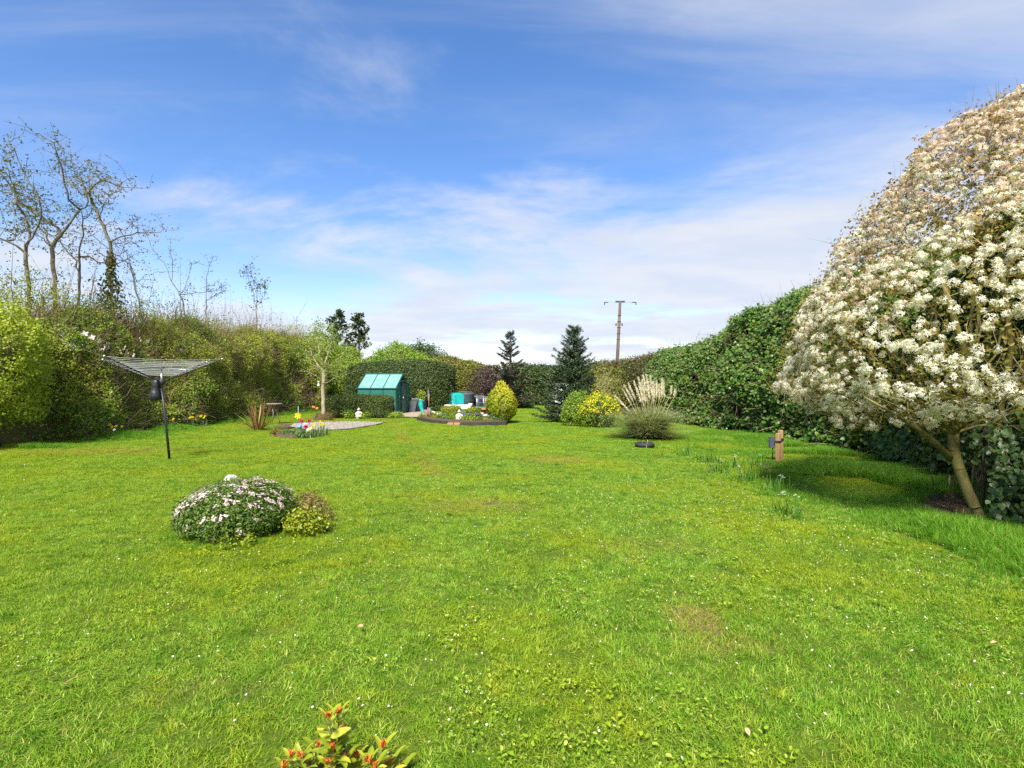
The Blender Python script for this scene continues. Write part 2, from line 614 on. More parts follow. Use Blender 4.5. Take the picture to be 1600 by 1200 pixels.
M['barkpale'] = solid('pale_bark', (0.42, 0.36, 0.24), (0.24, 0.20, 0.12), 12, 0.9, spec=0.15, bump=0.4, stretch=(1, 1, 0.3))
M['twig'] = leafmat('twigs', [(0, (0.11, 0.075, 0.042)), (0.5, (0.22, 0.155, 0.08)), (1, (0.36, 0.28, 0.15))], 0.85, 0.0, 0.15)
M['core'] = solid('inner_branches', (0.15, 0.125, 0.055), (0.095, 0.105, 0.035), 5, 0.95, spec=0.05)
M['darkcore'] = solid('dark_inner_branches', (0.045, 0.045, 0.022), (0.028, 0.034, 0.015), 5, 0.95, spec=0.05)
M['lefthedge'] = leafmat('mixed_hedge_leaves', [(0, (0.16, 0.215, 0.016)), (0.35, (0.26, 0.32, 0.024)), (0.75, (0.37, 0.43, 0.036)), (1, (0.48, 0.52, 0.07))], 0.5, 0.45,
                        patch=(0.75, (0.185, 0.135, 0.045), 0.54, 0.72, 0.45))
M['greenhedge'] = leafmat('bright_shrub_leaves', [(0, (0.080, 0.155, 0.012)), (0.5, (0.165, 0.265, 0.018)), (1, (0.30, 0.385, 0.035))], 0.5, 0.30)
M['lightgreen'] = leafmat('fresh_green_leaves', [(0, (0.125, 0.215, 0.018)), (0.5, (0.205, 0.300, 0.025)), (1, (0.345, 0.405, 0.05))], 0.5, 0.35)
M['olivehedge'] = leafmat('olive_hedge_leaves', [(0, (0.085, 0.105, 0.018)), (0.5, (0.165, 0.185, 0.025)), (1, (0.265, 0.260, 0.045))], 0.5, 0.28,
                          patch=(0.9, (0.17, 0.105, 0.045), 0.5, 0.66, 0.5))
M['darkhedge'] = leafmat('dark_hedge_leaves', [(0, (0.022, 0.045, 0.010)), (0.5, (0.045, 0.075, 0.016)), (0.9, (0.085, 0.115, 0.022)), (1, (0.20, 0.17, 0.05))], 0.5, 0.15)
M['yew'] = leafmat('yew_foliage', [(0, (0.024, 0.045, 0.008)), (0.5, (0.045, 0.078, 0.013)), (1, (0.105, 0.140, 0.022))], 0.5, 0.15)
M['boxleaf'] = leafmat('clipped_hedge_leaves', [(0, (0.035, 0.060, 0.012)), (0.6, (0.075, 0.110, 0.018)), (1, (0.165, 0.195, 0.03))], 0.45, 0.2)
M['boxyellow'] = leafmat('yellow_box_leaves', [(0, (0.10, 0.14, 0.012)), (0.5, (0.22, 0.27, 0.018)), (1, (0.42, 0.43, 0.03))], 0.45, 0.3)
M['ivy'] = leafmat('ivy_leaves', [(0, (0.038, 0.090, 0.012)), (0.5, (0.078, 0.158, 0.020)), (0.85, (0.125, 0.215, 0.030)), (1, (0.20, 0.26, 0.04))], 0.40, 0.26, 0.3,
                   patch=(0.8, (0.085, 0.075, 0.022), 0.55, 0.70, 0.5))
M['ivybrown'] = leafmat('brownish_hedge_leaves', [(0, (0.045, 0.055, 0.018)), (0.5, (0.085, 0.100, 0.025)), (1, (0.17, 0.155, 0.045))], 0.4, 0.18,
                        patch=(1.1, (0.135, 0.085, 0.04), 0.46, 0.62, 0.6))
M['ivynear'] = leafmat('near_ivy_leaves', [(0, (0.030, 0.070, 0.018)), (0.5, (0.062, 0.120, 0.034)), (1, (0.125, 0.185, 0.06))], 0.38, 0.18, 0.35)
M['spruce'] = leafmat('spruce_needles', [(0, (0.022, 0.046, 0.020)), (0.5, (0.046, 0.082, 0.034)), (1, (0.10, 0.145, 0.056))], 0.5, 0.10)
M['sparsespruce'] = leafmat('brownish_spruce_needles', [(0, (0.024, 0.030, 0.018)), (0.5, (0.050, 0.054, 0.030)), (1, (0.115, 0.095, 0.048))], 0.55, 0.10)
M['purple'] = leafmat('purple_leaves', [(0, (0.030, 0.014, 0.016)), (0.5, (0.060, 0.030, 0.030)), (1, (0.130, 0.068, 0.055))], 0.5, 0.2)
M['blossom'] = leafmat('white_blossom', [(0, (0.66, 0.60, 0.56)), (0.5, (0.80, 0.78, 0.72)), (1, (0.86, 0.86, 0.82))], 0.6, 0.25, 0.2)
M['golden'] = leafmat('golden_conifer', [(0, (0.115, 0.165, 0.010)), (0.45, (0.250, 0.295, 0.012)), (0.8, (0.44, 0.42, 0.016)), (1, (0.62, 0.50, 0.025))], 0.5, 0.25)
M['goldtip'] = leafmat('golden_tips', [(0, (0.42, 0.38, 0.015)), (0.5, (0.60, 0.47, 0.02)), (1, (0.74, 0.56, 0.03))], 0.5, 0.25)
M['broom'] = leafmat('yellow_flowers', [(0, (0.62, 0.48, 0.008)), (0.5, (0.74, 0.62, 0.012)), (1, (0.82, 0.74, 0.04))], 0.5, 0.3)
M['midgreen'] = leafmat('soft_green_leaves', [(0, (0.050, 0.100, 0.020)), (0.5, (0.105, 0.180, 0.040)), (1, (0.185, 0.270, 0.065))], 0.5, 0.25)
M['choisya'] = leafmat('mound_leaves', [(0, (0.055, 0.110, 0.018)), (0.5, (0.115, 0.195, 0.030)), (1, (0.215, 0.295, 0.050))], 0.42, 0.30)
M['pinkflower'] = leafmat('pale_pink_flowers', [(0, (0.50, 0.26, 0.31)), (0.35, (0.70, 0.50, 0.52)), (0.7, (0.82, 0.72, 0.70)), (1, (0.86, 0.82, 0.80))], 0.6, 0.25, 0.2)
M['yellowleaf'] = leafmat('yellow_green_leaves', [(0, (0.11, 0.17, 0.010)), (0.5, (0.22, 0.27, 0.014)), (1, (0.38, 0.38, 0.022))], 0.45, 0.3)
M['redbrown'] = leafmat('reddish_brown_leaves', [(0, (0.10, 0.085, 0.035)), (0.5, (0.20, 0.135, 0.050)), (1, (0.33, 0.20, 0.085))], 0.5, 0.2)
M['pampas'] = leafmat('pampas_blades', [(0, (0.16, 0.205, 0.07)), (0.45, (0.27, 0.315, 0.125)), (0.8, (0.40, 0.405, 0.18)), (1, (0.56, 0.50, 0.27))], 0.5, 0.25)
M['plume'] = leafmat('pampas_plumes', [(0, (0.52, 0.46, 0.32)), (0.5, (0.68, 0.62, 0.47)), (1, (0.79, 0.75, 0.61))], 0.8, 0.35, 0.1)
M['cane'] = solid('pampas_canes', (0.44, 0.38, 0.14), (0.32, 0.29, 0.10), 8, 0.7)
M['phormium'] = leafmat('phormium_blades', [(0, (0.115, 0.055, 0.030)), (0.4, (0.215, 0.115, 0.045)), (0.75, (0.33, 0.21, 0.065)), (1, (0.45, 0.33, 0.11))], 0.45, 0.2)
M['amelleaf'] = leafmat('bronze_leaves', [(0, (0.105, 0.112, 0.014)), (0.45, (0.185, 0.155, 0.018)), (0.8, (0.27, 0.165, 0.040)), (1, (0.38, 0.19, 0.085))], 0.5, 0.35)
M['amelflower'] = leafmat('amelanchier_petals', [(0, (0.60, 0.56, 0.46)), (0.5, (0.72, 0.69, 0.60)), (1, (0.81, 0.79, 0.71))], 0.6, 0.42, 0.2)
M['blushflower'] = leafmat('blush_petals', [(0, (0.52, 0.37, 0.29)), (0.5, (0.65, 0.53, 0.45)), (1, (0.74, 0.66, 0.58))], 0.6, 0.42, 0.2)
M['springleaf'] = leafmat('sparse_spring_leaves', [(0, (0.075, 0.075, 0.022)), (0.5, (0.130, 0.130, 0.030)), (1, (0.215, 0.210, 0.05))], 0.5, 0.3)
M['redtip'] = leafmat('red_young_leaves', [(0, (0.42, 0.055, 0.030)), (0.5, (0.58, 0.115, 0.030)), (1, (0.66, 0.24, 0.04))], 0.4, 0.35)
M['limeleaf'] = leafmat('lime_leaves', [(0, (0.20, 0.26, 0.014)), (0.5, (0.29, 0.34, 0.020)), (1, (0.39, 0.41, 0.035))], 0.4, 0.3)
M['daffleaf'] = leafmat('daffodil_leaves', [(0, (0.045, 0.12, 0.030)), (0.5, (0.085, 0.185, 0.050)), (1, (0.16, 0.27, 0.07))], 0.45, 0.25)
M['daffflower'] = leafmat('daffodil_petals', [(0, (0.78, 0.56, 0.012)), (1, (0.86, 0.74, 0.05))], 0.5, 0.3)
M['paleflower'] = leafmat('pale_petals', [(0, (0.74, 0.72, 0.62)), (1, (0.86, 0.85, 0.80))], 0.5, 0.3)
M['greypole'] = solid('dark_grey_metal', (0.045, 0.045, 0.050), (0.065, 0.065, 0.070), 10, 0.45, 0.6)
M['silver'] = solid('silver_metal', (0.62, 0.62, 0.62), (0.48, 0.48, 0.48), 20, 0.35, 0.9)
M['lineplastic'] = solid('washing_line_cord', (0.62, 0.63, 0.60), (0.45, 0.46, 0.44), 5, 0.5)
M['black'] = solid('black_plastic', (0.018, 0.018, 0.022), (0.035, 0.035, 0.040), 12, 0.42, bump=0.3)
M['rubber'] = solid('black_rubber', (0.016, 0.016, 0.017), (0.030, 0.030, 0.030), 20, 0.7)
M['bluecord'] = solid('pale_blue_cord', (0.25, 0.48, 0.55), None, 5, 0.6)
M['ghframe'] = solid('green_frame', (0.010, 0.085, 0.070), (0.008, 0.065, 0.055), 8, 0.4)
M['ghroof'] = pane_mat('greenhouse_roof_panes', (0.14, 0.34, 0.30), 0.84, 0.28, (0.27, 0.40, 0.35))
M['ghwall'] = pane_mat('greenhouse_wall_panes', (0.055, 0.23, 0.19), 0.48, 0.06)
M['ghlow'] = pane_mat('greenhouse_lower_panes', (0.20, 0.22, 0.17), 0.45, 0.10)
M['stonewhite'] = solid('pale_stone', (0.62, 0.58, 0.50), (0.40, 0.37, 0.31), 14, 0.9, spec=0.2, bump=0.4)
M['stonegrey'] = solid('grey_stone', (0.52, 0.50, 0.47), (0.36, 0.34, 0.31), 12, 0.9, spec=0.2, bump=0.5)
M['terracotta'] = solid('terracotta', (0.42, 0.17, 0.08), (0.33, 0.14, 0.07), 10, 0.85, spec=0.2)
M['brick'] = solid('tan_brick', (0.40, 0.22, 0.11), (0.30, 0.17, 0.09), 16, 0.9, spec=0.15, bump=0.4)
M['darktimber'] = solid('dark_timber', (0.055, 0.045, 0.030), (0.030, 0.030, 0.020), 10, 0.85)
M['timber'] = solid('weathered_timber', (0.42, 0.26, 0.12), (0.29, 0.17, 0.08), 14, 0.8, stretch=(1, 1, 0.12), bump=0.3)
M['timbergrey'] = solid('grey_timber', (0.26, 0.21, 0.17), (0.16, 0.13, 0.10), 12, 0.85, stretch=(1, 1, 0.2), bump=0.3)
M['poletimber'] = solid('pole_timber', (0.145, 0.095, 0.065), (0.070, 0.054, 0.044), 3.5, 0.85, stretch=(1, 1, 0.6), bump=0.3)
M['turquoise'] = solid('turquoise_sheet', (0.010, 0.360, 0.330), (0.008, 0.27, 0.26), 3, 0.45)
M['turqglaze'] = solid('turquoise_glaze', (0.012, 0.40, 0.37), (0.010, 0.30, 0.29), 5, 0.25)
M['tank'] = solid('grey_tank', (0.085, 0.10, 0.115), (0.060, 0.070, 0.080), 6, 0.55)
M['white'] = solid('white_plastic', (0.78, 0.77, 0.73), (0.66, 0.65, 0.60), 8, 0.5)
M['caravan'] = solid('white_panel', (0.80, 0.80, 0.76), (0.72, 0.72, 0.68), 4, 0.4)
M['darkglass'] = solid('dark_window', (0.02, 0.022, 0.025), None, 4, 0.1, spec=0.6)
M['magenta'] = leafmat('magenta_petals', [(0, (0.50, 0.008, 0.10)), (1, (0.68, 0.03, 0.20))], 0.5, 0.2)
M['blueball'] = solid('blue_ball', (0.08, 0.36, 0.62), (0.06, 0.28, 0.50), 5, 0.3)
M['pinkwhite'] = leafmat('pink_white_petals', [(0, (0.75, 0.45, 0.50)), (1, (0.85, 0.78, 0.78))], 0.5, 0.2)
M['bluebell'] = leafmat('blue_flowers', [(0, (0.10, 0.11, 0.42)), (1, (0.22, 0.24, 0.60))], 0.5, 0.2)
M['orange'] = leafmat('orange_petals', [(0, (0.70, 0.20, 0.01)), (1, (0.80, 0.34, 0.02))], 0.5, 0.2)
M['mulchchip'] = leafmat('bark_chips', [(0, (0.10, 0.055, 0.030)), (0.5, (0.21, 0.115, 0.06)), (1, (0.36, 0.24, 0.14))], 0.9, 0.0, 0.1)
M['deadleaf'] = leafmat('dead_leaf', [(0, (0.40, 0.22, 0.10)), (1, (0.58, 0.38, 0.20))], 0.7, 0.2)


# ---------------------------------------------------------------- plant surfaces
def _path(path, heights, width):
    path = np.asarray(path, float)
    seg = np.linalg.norm(np.diff(path, axis=0), axis=1)
    cum = np.concatenate([[0], np.cumsum(seg)])
    return path, cum, np.asarray(heights, float) * np.ones(len(path))


def hedge_eval(path, heights, width, s, a, front=1, expo=0.32, round_ends=True, inset=0.0, z0=0.0):
    """s: metres along the path, a: 0..pi over the cross-section (0 front foot, pi back foot)"""
    path, cum, hh = _path(path, heights, width)
    c = np.stack([np.interp(s, cum, path[:, 0]), np.interp(s, cum, path[:, 1])], 1)
    e = 0.4
    c2 = np.stack([np.interp(s + e, cum, path[:, 0]), np.interp(s + e, cum, path[:, 1])], 1)
    c1 = np.stack([np.interp(s - e, cum, path[:, 0]), np.interp(s - e, cum, path[:, 1])], 1)
    t = unit(c2 - c1)
    nf = np.stack([t[:, 1], -t[:, 0]], 1) * front
    h = np.interp(s, cum, hh) - inset
    w = np.full(len(s), width / 2.0 - inset)
    if round_ends:
        x = np.clip(np.minimum(s, cum[-1] - s) / (width / 2), 0.02, 1)
        q = np.sqrt(1 - (1 - x) ** 2)
        w = w * q
        h = h * (0.86 + 0.14 * q)
    ca, sa = np.cos(a), np.sin(a)
    d = np.sign(ca) * np.abs(ca) ** expo * w
    z = z0 + np.abs(sa) ** expo * (h - z0)
    Pp = np.concatenate([c + nf * d[:, None], z[:, None]], 1)
    # outward normal of the superellipse
    nd = np.sign(ca) * np.abs(ca) ** (2 - expo) / np.maximum(w, .05)
    nz = np.abs(sa) ** (2 - expo) / np.maximum(h, .05)
    nn = unit(np.concatenate([nf * nd[:, None], nz[:, None]], 1))
    if round_ends:
        endn = np.where((s < width / 2)[:, None], -t, np.where((s > cum[-1] - width / 2)[:, None], t, 0 * t))
        k = 1 - np.clip(np.minimum(s, cum[-1] - s) / (width / 2), 0, 1)
        nn = unit(nn + np.concatenate([endn * k[:, None] * 1.5, np.zeros((len(s), 1))], 1))
    return Pp, nn


def hedge_points(path, heights, width, n, amp=0.15, front=1, back=0.3, seed=1, depth=0.15, foot=0.0, scale=0.9, **kw):
    _, cum, hh = _path(path, heights, width)
    hm = hh.mean()
    aa = np.linspace(0.0, math.pi, 400)
    e = kw.get('expo', 0.32)
    dd = np.sign(np.cos(aa)) * np.abs(np.cos(aa)) ** e * width / 2
    zz = np.abs(np.sin(aa)) ** e * hm
    w = np.hypot(np.diff(dd), np.diff(zz))
    w = np.where(aa[:-1] > math.pi * 0.62, w * back, w)
    cw = np.concatenate([[0], np.cumsum(w)]); cw /= cw[-1]
    a = np.interp(rng.random(n), cw, aa)
    s = rng.random(n) * cum[-1]
    Pp, nn = hedge_eval(path, heights, width, s, a, front, **kw)
    Pp = Pp + nn * (amp * noise3(Pp, scale, seed) + amp * 0.6 * noise3(Pp, scale * 2.7, seed + 5))[:, None]
    Pp = Pp - nn * (rng.exponential(1.0, n) * depth)[:, None]
    ok = Pp[:, 2] > foot
    return Pp[ok], nn[ok]


def hedge_core(name, path, heights, width, parent, mat, front=1, inset=0.28, ds=0.5, na=13, **kw):
    _, cum, hh = _path(path, heights, width)
    ns = max(4, int(cum[-1] / ds) + 1)
    ss = np.linspace(0, cum[-1], ns)
    aa = np.linspace(0, math.pi, na)
    S, A = np.meshgrid(ss, aa, indexing='ij')
    Pp, nn = hedge_eval(path, heights, width, S.ravel(), A.ravel(), front, inset=inset, **kw)
    Pp = Pp + nn * (0.10 * noise3(Pp, 1.1, 3))[:, None]
    Pp[:, 2] = np.maximum(Pp[:, 2], 0.0)
    F = []
    for i in range(ns - 1):
        for j in range(na - 1):
            F.append((i * na + j, (i + 1) * na + j, (i + 1) * na + j + 1, i * na + j + 1))
    F.append(tuple(range(na))); F.append(tuple((ns - 1) * na + j for j in range(na))[::-1])
    me = make_mesh(name, Pp, F, None, mat, True)
    return link(name, me, parent)


def rev_points(c, prof, n, amp=0.1, scale=1.5, seed=1, depth=0.05, yscale=1.0):
    """points on a noisy surface of revolution; prof rows (z, r) from foot to top"""
    prof = np.asarray(prof, float)
    zz = np.linspace(prof[0, 0], prof[-1, 0], 300)
    rr = np.interp(zz, prof[:, 0], prof[:, 1])
    dr = np.gradient(rr, zz)
    w = rr * np.sqrt(1 + dr ** 2) + 1e-4
    cw = np.concatenate([[0], np.cumsum(w)])[:-1]; cw = cw / cw[-1]
    z = np.interp(rng.random(n), cw, zz)
    r = np.interp(z, zz, rr); s = np.interp(z, zz, dr)
    th = rng.random(n) * 2 * np.pi
    nn = unit(np.stack([np.cos(th), np.sin(th) / yscale, -s], 1))
    Pp = np.stack([r * np.cos(th), r * np.sin(th) * yscale, z], 1) + np.asarray(c, float)
    Pp = Pp + nn * (amp * noise3(Pp, scale, seed) + 0.5 * amp * noise3(Pp, scale * 2.6, seed + 3))[:, None]
    Pp = Pp - nn * (rng.exponential(1.0, n) * depth)[:, None]
    return Pp, nn


def rev_core(name, c, prof, parent, mat, k=0.78, n=18, yscale=1.0):
    mb = MB()
    prof = np.asarray(prof, float)
    zz = np.linspace(prof[0, 0], prof[-1, 0], 12)
    rr = np.interp(zz, prof[:, 0], prof[:, 1]) * k
    zt = prof[0, 0] + (zz - prof[0, 0]) * (0.5 + k / 2)
    mb.lathe(list(zip(np.maximum(rr, 0.01), zt)), c, n, 1.0, yscale)
    return mb.build(name, mat, parent, True)


def dome(r, h, z0=0.0, foot=0.8):
    """profile of a rounded bush"""
    a = np.linspace(0, math.pi / 2, 9)
    return [(z0, r * foot)] + [(z0 + h * (0.32 + 0.68 * math.sin(x)), r * math.cos(x)) for x in a]


def bush(name, label, cat, c, prof, mat, n, size, shape='diamond', core='core', amp=0.08, scale=2.0, per=6, length=0.10, jit=0.03, depth=0.04, seed=1, yscale=1.0, group=None, spread=0.7, k=0.78, part='foliage'):
    t = thing(name, label, cat, c, group=group)
    c0 = np.zeros(3)
    Pp, nn = rev_points(c0, prof, n, amp, scale, seed, depth, yscale)
    lv = Leaves()
    pos, nr, rd = sprigs(Pp, nn, per, length, jit)
    ok = pos[:, 2] > 0.01
    lv.leaves(pos[ok], nr[ok], size * rng.uniform(.7, 1.25, ok.sum()), shape, rd[ok], spread=spread)
    lv.build(part, M[mat], t)
    if core:
        rev_core('inner_branches', c0, prof, t, M[core], k, yscale=yscale)
    return t


def grow(limbs, targets, tip_r=0.006, step=0.22, expo=2.4, wob=0.06, sag=0.08, base_r=None):
    """limbs: polylines, the first is the trunk, the others join on where they start; every target gets a twig from the nearest limb.
    Returns segments, tips and tip directions"""
    tg = np.asarray(targets, float)
    pts = []; parent = []
    for li, lm in enumerate(limbs):
        lm = np.asarray(lm, float)
        seg = np.linalg.norm(np.diff(lm, axis=0), axis=1)
        cum = np.concatenate([[0], np.cumsum(seg)])
        m = max(2, int(cum[-1] / step) + 1)
        ss = np.linspace(0, cum[-1], m)
        q = np.stack([np.interp(ss, cum, lm[:, k]) for k in range(3)], 1)
        q[1:-1] = (q[:-2] + 2 * q[1:-1] + q[2:]) / 4
        q[1:-1] += rng.normal(0, .012 + .06 * step * (li > 0), (m - 2, 3))
        if li == 0:
            prev = -1; start = 0
        else:
            prev = int(np.argmin(np.linalg.norm(np.array(pts) - q[0], axis=1))); start = 1
        for k in range(start, m):
            parent.append(prev); pts.append(q[k]); prev = len(pts) - 1
    nl = len(pts)
    tipset = [i for i in range(nl) if i not in set(parent)]
    cap = nl + int(len(tg) * 40)
    arr = np.zeros((cap, 3)); arr[:nl] = pts
    n = nl
    d0 = np.array([np.min(np.linalg.norm(arr[:nl] - q, axis=1)) for q in tg]) if len(tg) else np.zeros(0)
    low = np.array(limbs[0])[-1][2] * .75
    for o in np.argsort(d0):
        q = tg[o]
        dist = np.linalg.norm(arr[:n] - q, axis=1)
        pen = dist + np.maximum(0, arr[:n, 2] - q[2]) * .6 + np.where(arr[:n, 2] < low, 2.0, 0)
        i = int(np.argmin(pen))
        m = int(np.clip(dist[i] / step, 1, 30))
        a = arr[i].copy(); prev = i
        side = rng.normal(0, wob * dist[i], 3)
        for j in range(1, m + 1):
            f = j / m
            bow = math.sin(math.pi * f)
            arr[n] = a + (q - a) * f + side * bow + np.array([0, 0, -sag * dist[i] * bow])
            parent.append(prev); prev = n; n += 1
        tipset.append(prev)
    parent = np.array(parent); tips = np.array(tipset)
    cnt = np.zeros(n); cnt[tips] = 1
    # children always come after their parents
    for i in range(n - 1, 0, -1):
        cnt[parent[i]] += cnt[i]
    rad = tip_r * np.maximum(cnt, 1) ** (1 / expo)
    if base_r:
        k = math.log(base_r / tip_r) / math.log(max(rad[0] / tip_r, 1.01))
        rad = tip_r * (rad / tip_r) ** k
    idx = np.arange(1, n)
    A = arr[parent[idx]]; B = arr[idx]
    main = np.full(n, -1)
    for i in range(1, n):
        p = parent[i]
        if main[p] < 0 or rad[i] > rad[main[p]]:
            main[p] = i
    ra = np.where(main[parent[idx]] == idx, rad[parent[idx]], np.minimum(rad[parent[idx]], rad[idx] * 1.3))
    return dict(A=A, B=B, ra=ra, rb=rad[idx], tips=arr[tips], dirs=unit(arr[tips] - arr[parent[tips]]), nodes=arr[:n], rad=rad)


def branch_part(g, name, mat, parent, sides=5, lo=0.0, hi=9.0):
    k = (g['rb'] >= lo) & (g['rb'] < hi)
    V, F = frustums(g['A'][k], g['B'][k], g['ra'][k], g['rb'][k], sides)
    me = make_mesh(name, V, F, np.repeat(rng.random(k.sum()), sides * 2), mat, True)
    return link(name, me, parent)


def twig_arrays(base, d, length, r0, bend=0.15):
    """thin two-piece twigs"""
    n = len(base)
    mid = base + d * (length * 0.5)[:, None] + rng.normal(0, 1, (n, 3)) * (length * bend * 0.4)[:, None]
    tip = base + d * length[:, None] + rng.normal(0, 1, (n, 3)) * (length * bend)[:, None]
    V1, F1 = frustums(base, mid, r0, r0 * 0.7, 3)
    V2, F2 = frustums(mid, tip, r0 * 0.7, r0 * 0.25, 3)
    rd = rng.random(n)
    V = np.concatenate([V1, V2]); F = np.concatenate([F1, F2 + len(V1)])
    return V, F, np.concatenate([np.repeat(rd, 6), np.repeat(rd, 6)]), mid, tip


# ---------------------------------------------------------------- ground
def height(x, y):
    p = np.stack([x, y, 0 * x], 1)
    return 0.018 * noise3(p, 0.45, 2) + 0.010 * noise3(p, 1.6, 9)


def ground():
    mb = MB()
    mb.add([(-900, -300, -0.12), (900, -300, -0.12), (900, 1500, -0.12), (-900, 1500, -0.12)], [(0, 1, 2, 3)])
    tag(mb.build('field', M['field']), kind='structure')
    xs = np.arange(-16, 10.01, 0.25); ys = np.arange(-6, 42.01, 0.3)
    X, Y = np.meshgrid(xs, ys, indexing='ij')
    Z = height(X.ravel(), Y.ravel())
    nx, ny = len(xs), len(ys)
    i = np.arange(nx - 1)[:, None] * ny + np.arange(ny - 1)[None]
    F = np.stack([i, i + ny, i + ny + 1, i + 1], -1).reshape(-1, 4)
    me = make_mesh('lawn', np.stack([X.ravel(), Y.ravel(), Z - .014], 1), F, None, M['lawn'], True)
    tag(link('lawn', me), kind='structure')


def patch_sheet(name, pts, z, mat, kind='structure', top=0.0):
    """flat bed with a raised, rounded middle"""
    pts = np.asarray(pts, float)
    c = pts.mean(0)
    V = [(p[0], p[1], z) for p in pts] + [(c[0] + (p[0] - c[0]) * .85, c[1] + (p[1] - c[1]) * .85, z + top) for p in pts] + [(c[0], c[1], z + top)]
    n = len(pts)
    F = [(k, (k + 1) % n, n + (k + 1) % n, n + k) for k in range(n)] + [(n + k, n + (k + 1) % n, 2 * n) for k in range(n)]
    me = make_mesh(name, V, F, None, mat, True)
    return tag(link(name, me), kind=kind)


def inside(poly, x, y):
    poly = np.asarray(poly)
    r = np.zeros(len(x), bool)
    j = len(poly) - 1
    for i in range(len(poly)):
        xi, yi = poly[i]; xj, yj = poly[j]
        c = ((yi > y) != (yj > y)) & (x < (xj - xi) * (y - yi) / (yj - yi + 1e-12) + xi)
        r ^= c
        j = i
    return r


GRAVEL = [G(452, 668)[:2], G(500, 673.5)[:2], G(545, 671)[:2], G(583, 665)[:2], G(600, 661)[:2], G(560, 660)[:2], G(505, 660.5)[:2], G(460, 663)[:2]]
SOILRIM = [G(425, 670)[:2], G(448, 671)[:2], G(455, 663)[:2], G(505, 660)[:2], G(604, 660.5)[:2], G(600, 659)[:2], G(505, 658.2)[:2], G(430, 661)[:2]]
FRONTBED = [G(428, 681)[:2], G(444, 684)[:2], G(475, 684.5)[:2], G(506, 680)[:2], G(510, 675)[:2], G(470, 673)[:2], G(438, 675)[:2]]
ISLAND = [G(652, 656)[:2], G(668, 659.5)[:2], G(690, 662.5)[:2], G(720, 664.6)[:2], G(752, 665)[:2], G(790, 663.5)[:2], G(796, 658)[:2], G(780, 651)[:2], G(745, 648)[:2], G(700, 647)[:2], G(668, 649)[:2]]
PATH = [G(628, 652)[:2], G(676, 653.5)[:2], G(684, 648)[:2], G(676, 643)[:2], G(640, 643)[:2], G(626, 647)[:2]]
MULCH = [G(1430, 800)[:2], G(1505, 822)[:2], G(1530, 800)[:2], G(1500, 775)[:2], G(1450, 778)[:2]]
BEDS = [GRAVEL, FRONTBED, ISLAND, PATH]


def scatter_patch(name, blades, size, hmin, hmax, width, lean, g, tufts=0):
    """a small square of grass blades, to be instanced"""
    n = blades
    x = g.uniform(-size / 2, size / 2, n); y = g.uniform(-size / 2, size / 2, n)
    h = g.uniform(hmin, hmax, n)
    th = g.uniform(0, 2 * np.pi, n); ph = g.uniform(0, 2 * np.pi, n)
    ln = np.abs(g.normal(0, lean, n))
    tint = g.random(n)
    if tufts:
        # most blades belong to a tuft that shares its place, height, lean and tint
        k = g.integers(0, tufts, n)
        tx = g.uniform(-size / 2, size / 2, tufts); ty = g.uniform(-size / 2, size / 2, tufts)
        own = g.random(n) < .52
        x = np.where(own, tx[k] + g.normal(0, .017, n), x); y = np.where(own, ty[k] + g.normal(0, .017, n), y)
        h = h * np.where(own, g.uniform(.65, 1.35, tufts)[k], .78)
        th = np.where(own, np.arctan2(y - ty[k], x - tx[k]) * .5 + g.uniform(0, 2 * np.pi, tufts)[k] * .5 + g.normal(0, .5, n), th)
        tint = np.where(own, np.clip(.62 * g.random(tufts)[k] + .38 * tint, 0, 1), tint)
    w = width * g.uniform(.6, 1.3, n)
    b = np.stack([x, y, np.full(n, -0.020)], 1)
    s = np.stack([np.cos(ph), np.sin(ph), 0 * x], 1) * w[:, None] / 2
    dirn = np.stack([np.cos(th), np.sin(th), 0 * x], 1)
    mid = b + dirn * (h * ln * 0.35)[:, None] + np.array([0, 0, 1.0]) * (h * 0.6)[:, None]
    tip = b + dirn * (h * ln * 1.1)[:, None] + np.array([0, 0, 1.0]) * (h / np.sqrt(1 + ln * ln * .6))[:, None]
    V = np.stack([b - s, b + s, mid + s * .8, mid - s * .8, tip], 1).reshape(-1, 3)
    f = np.array([[0, 1, 2], [0, 2, 3], [3, 2, 4]])
    F = (np.arange(n)[:, None, None] * 5 + f[None]).reshape(-1, 3)
    return V, F, np.repeat(tint, 3)


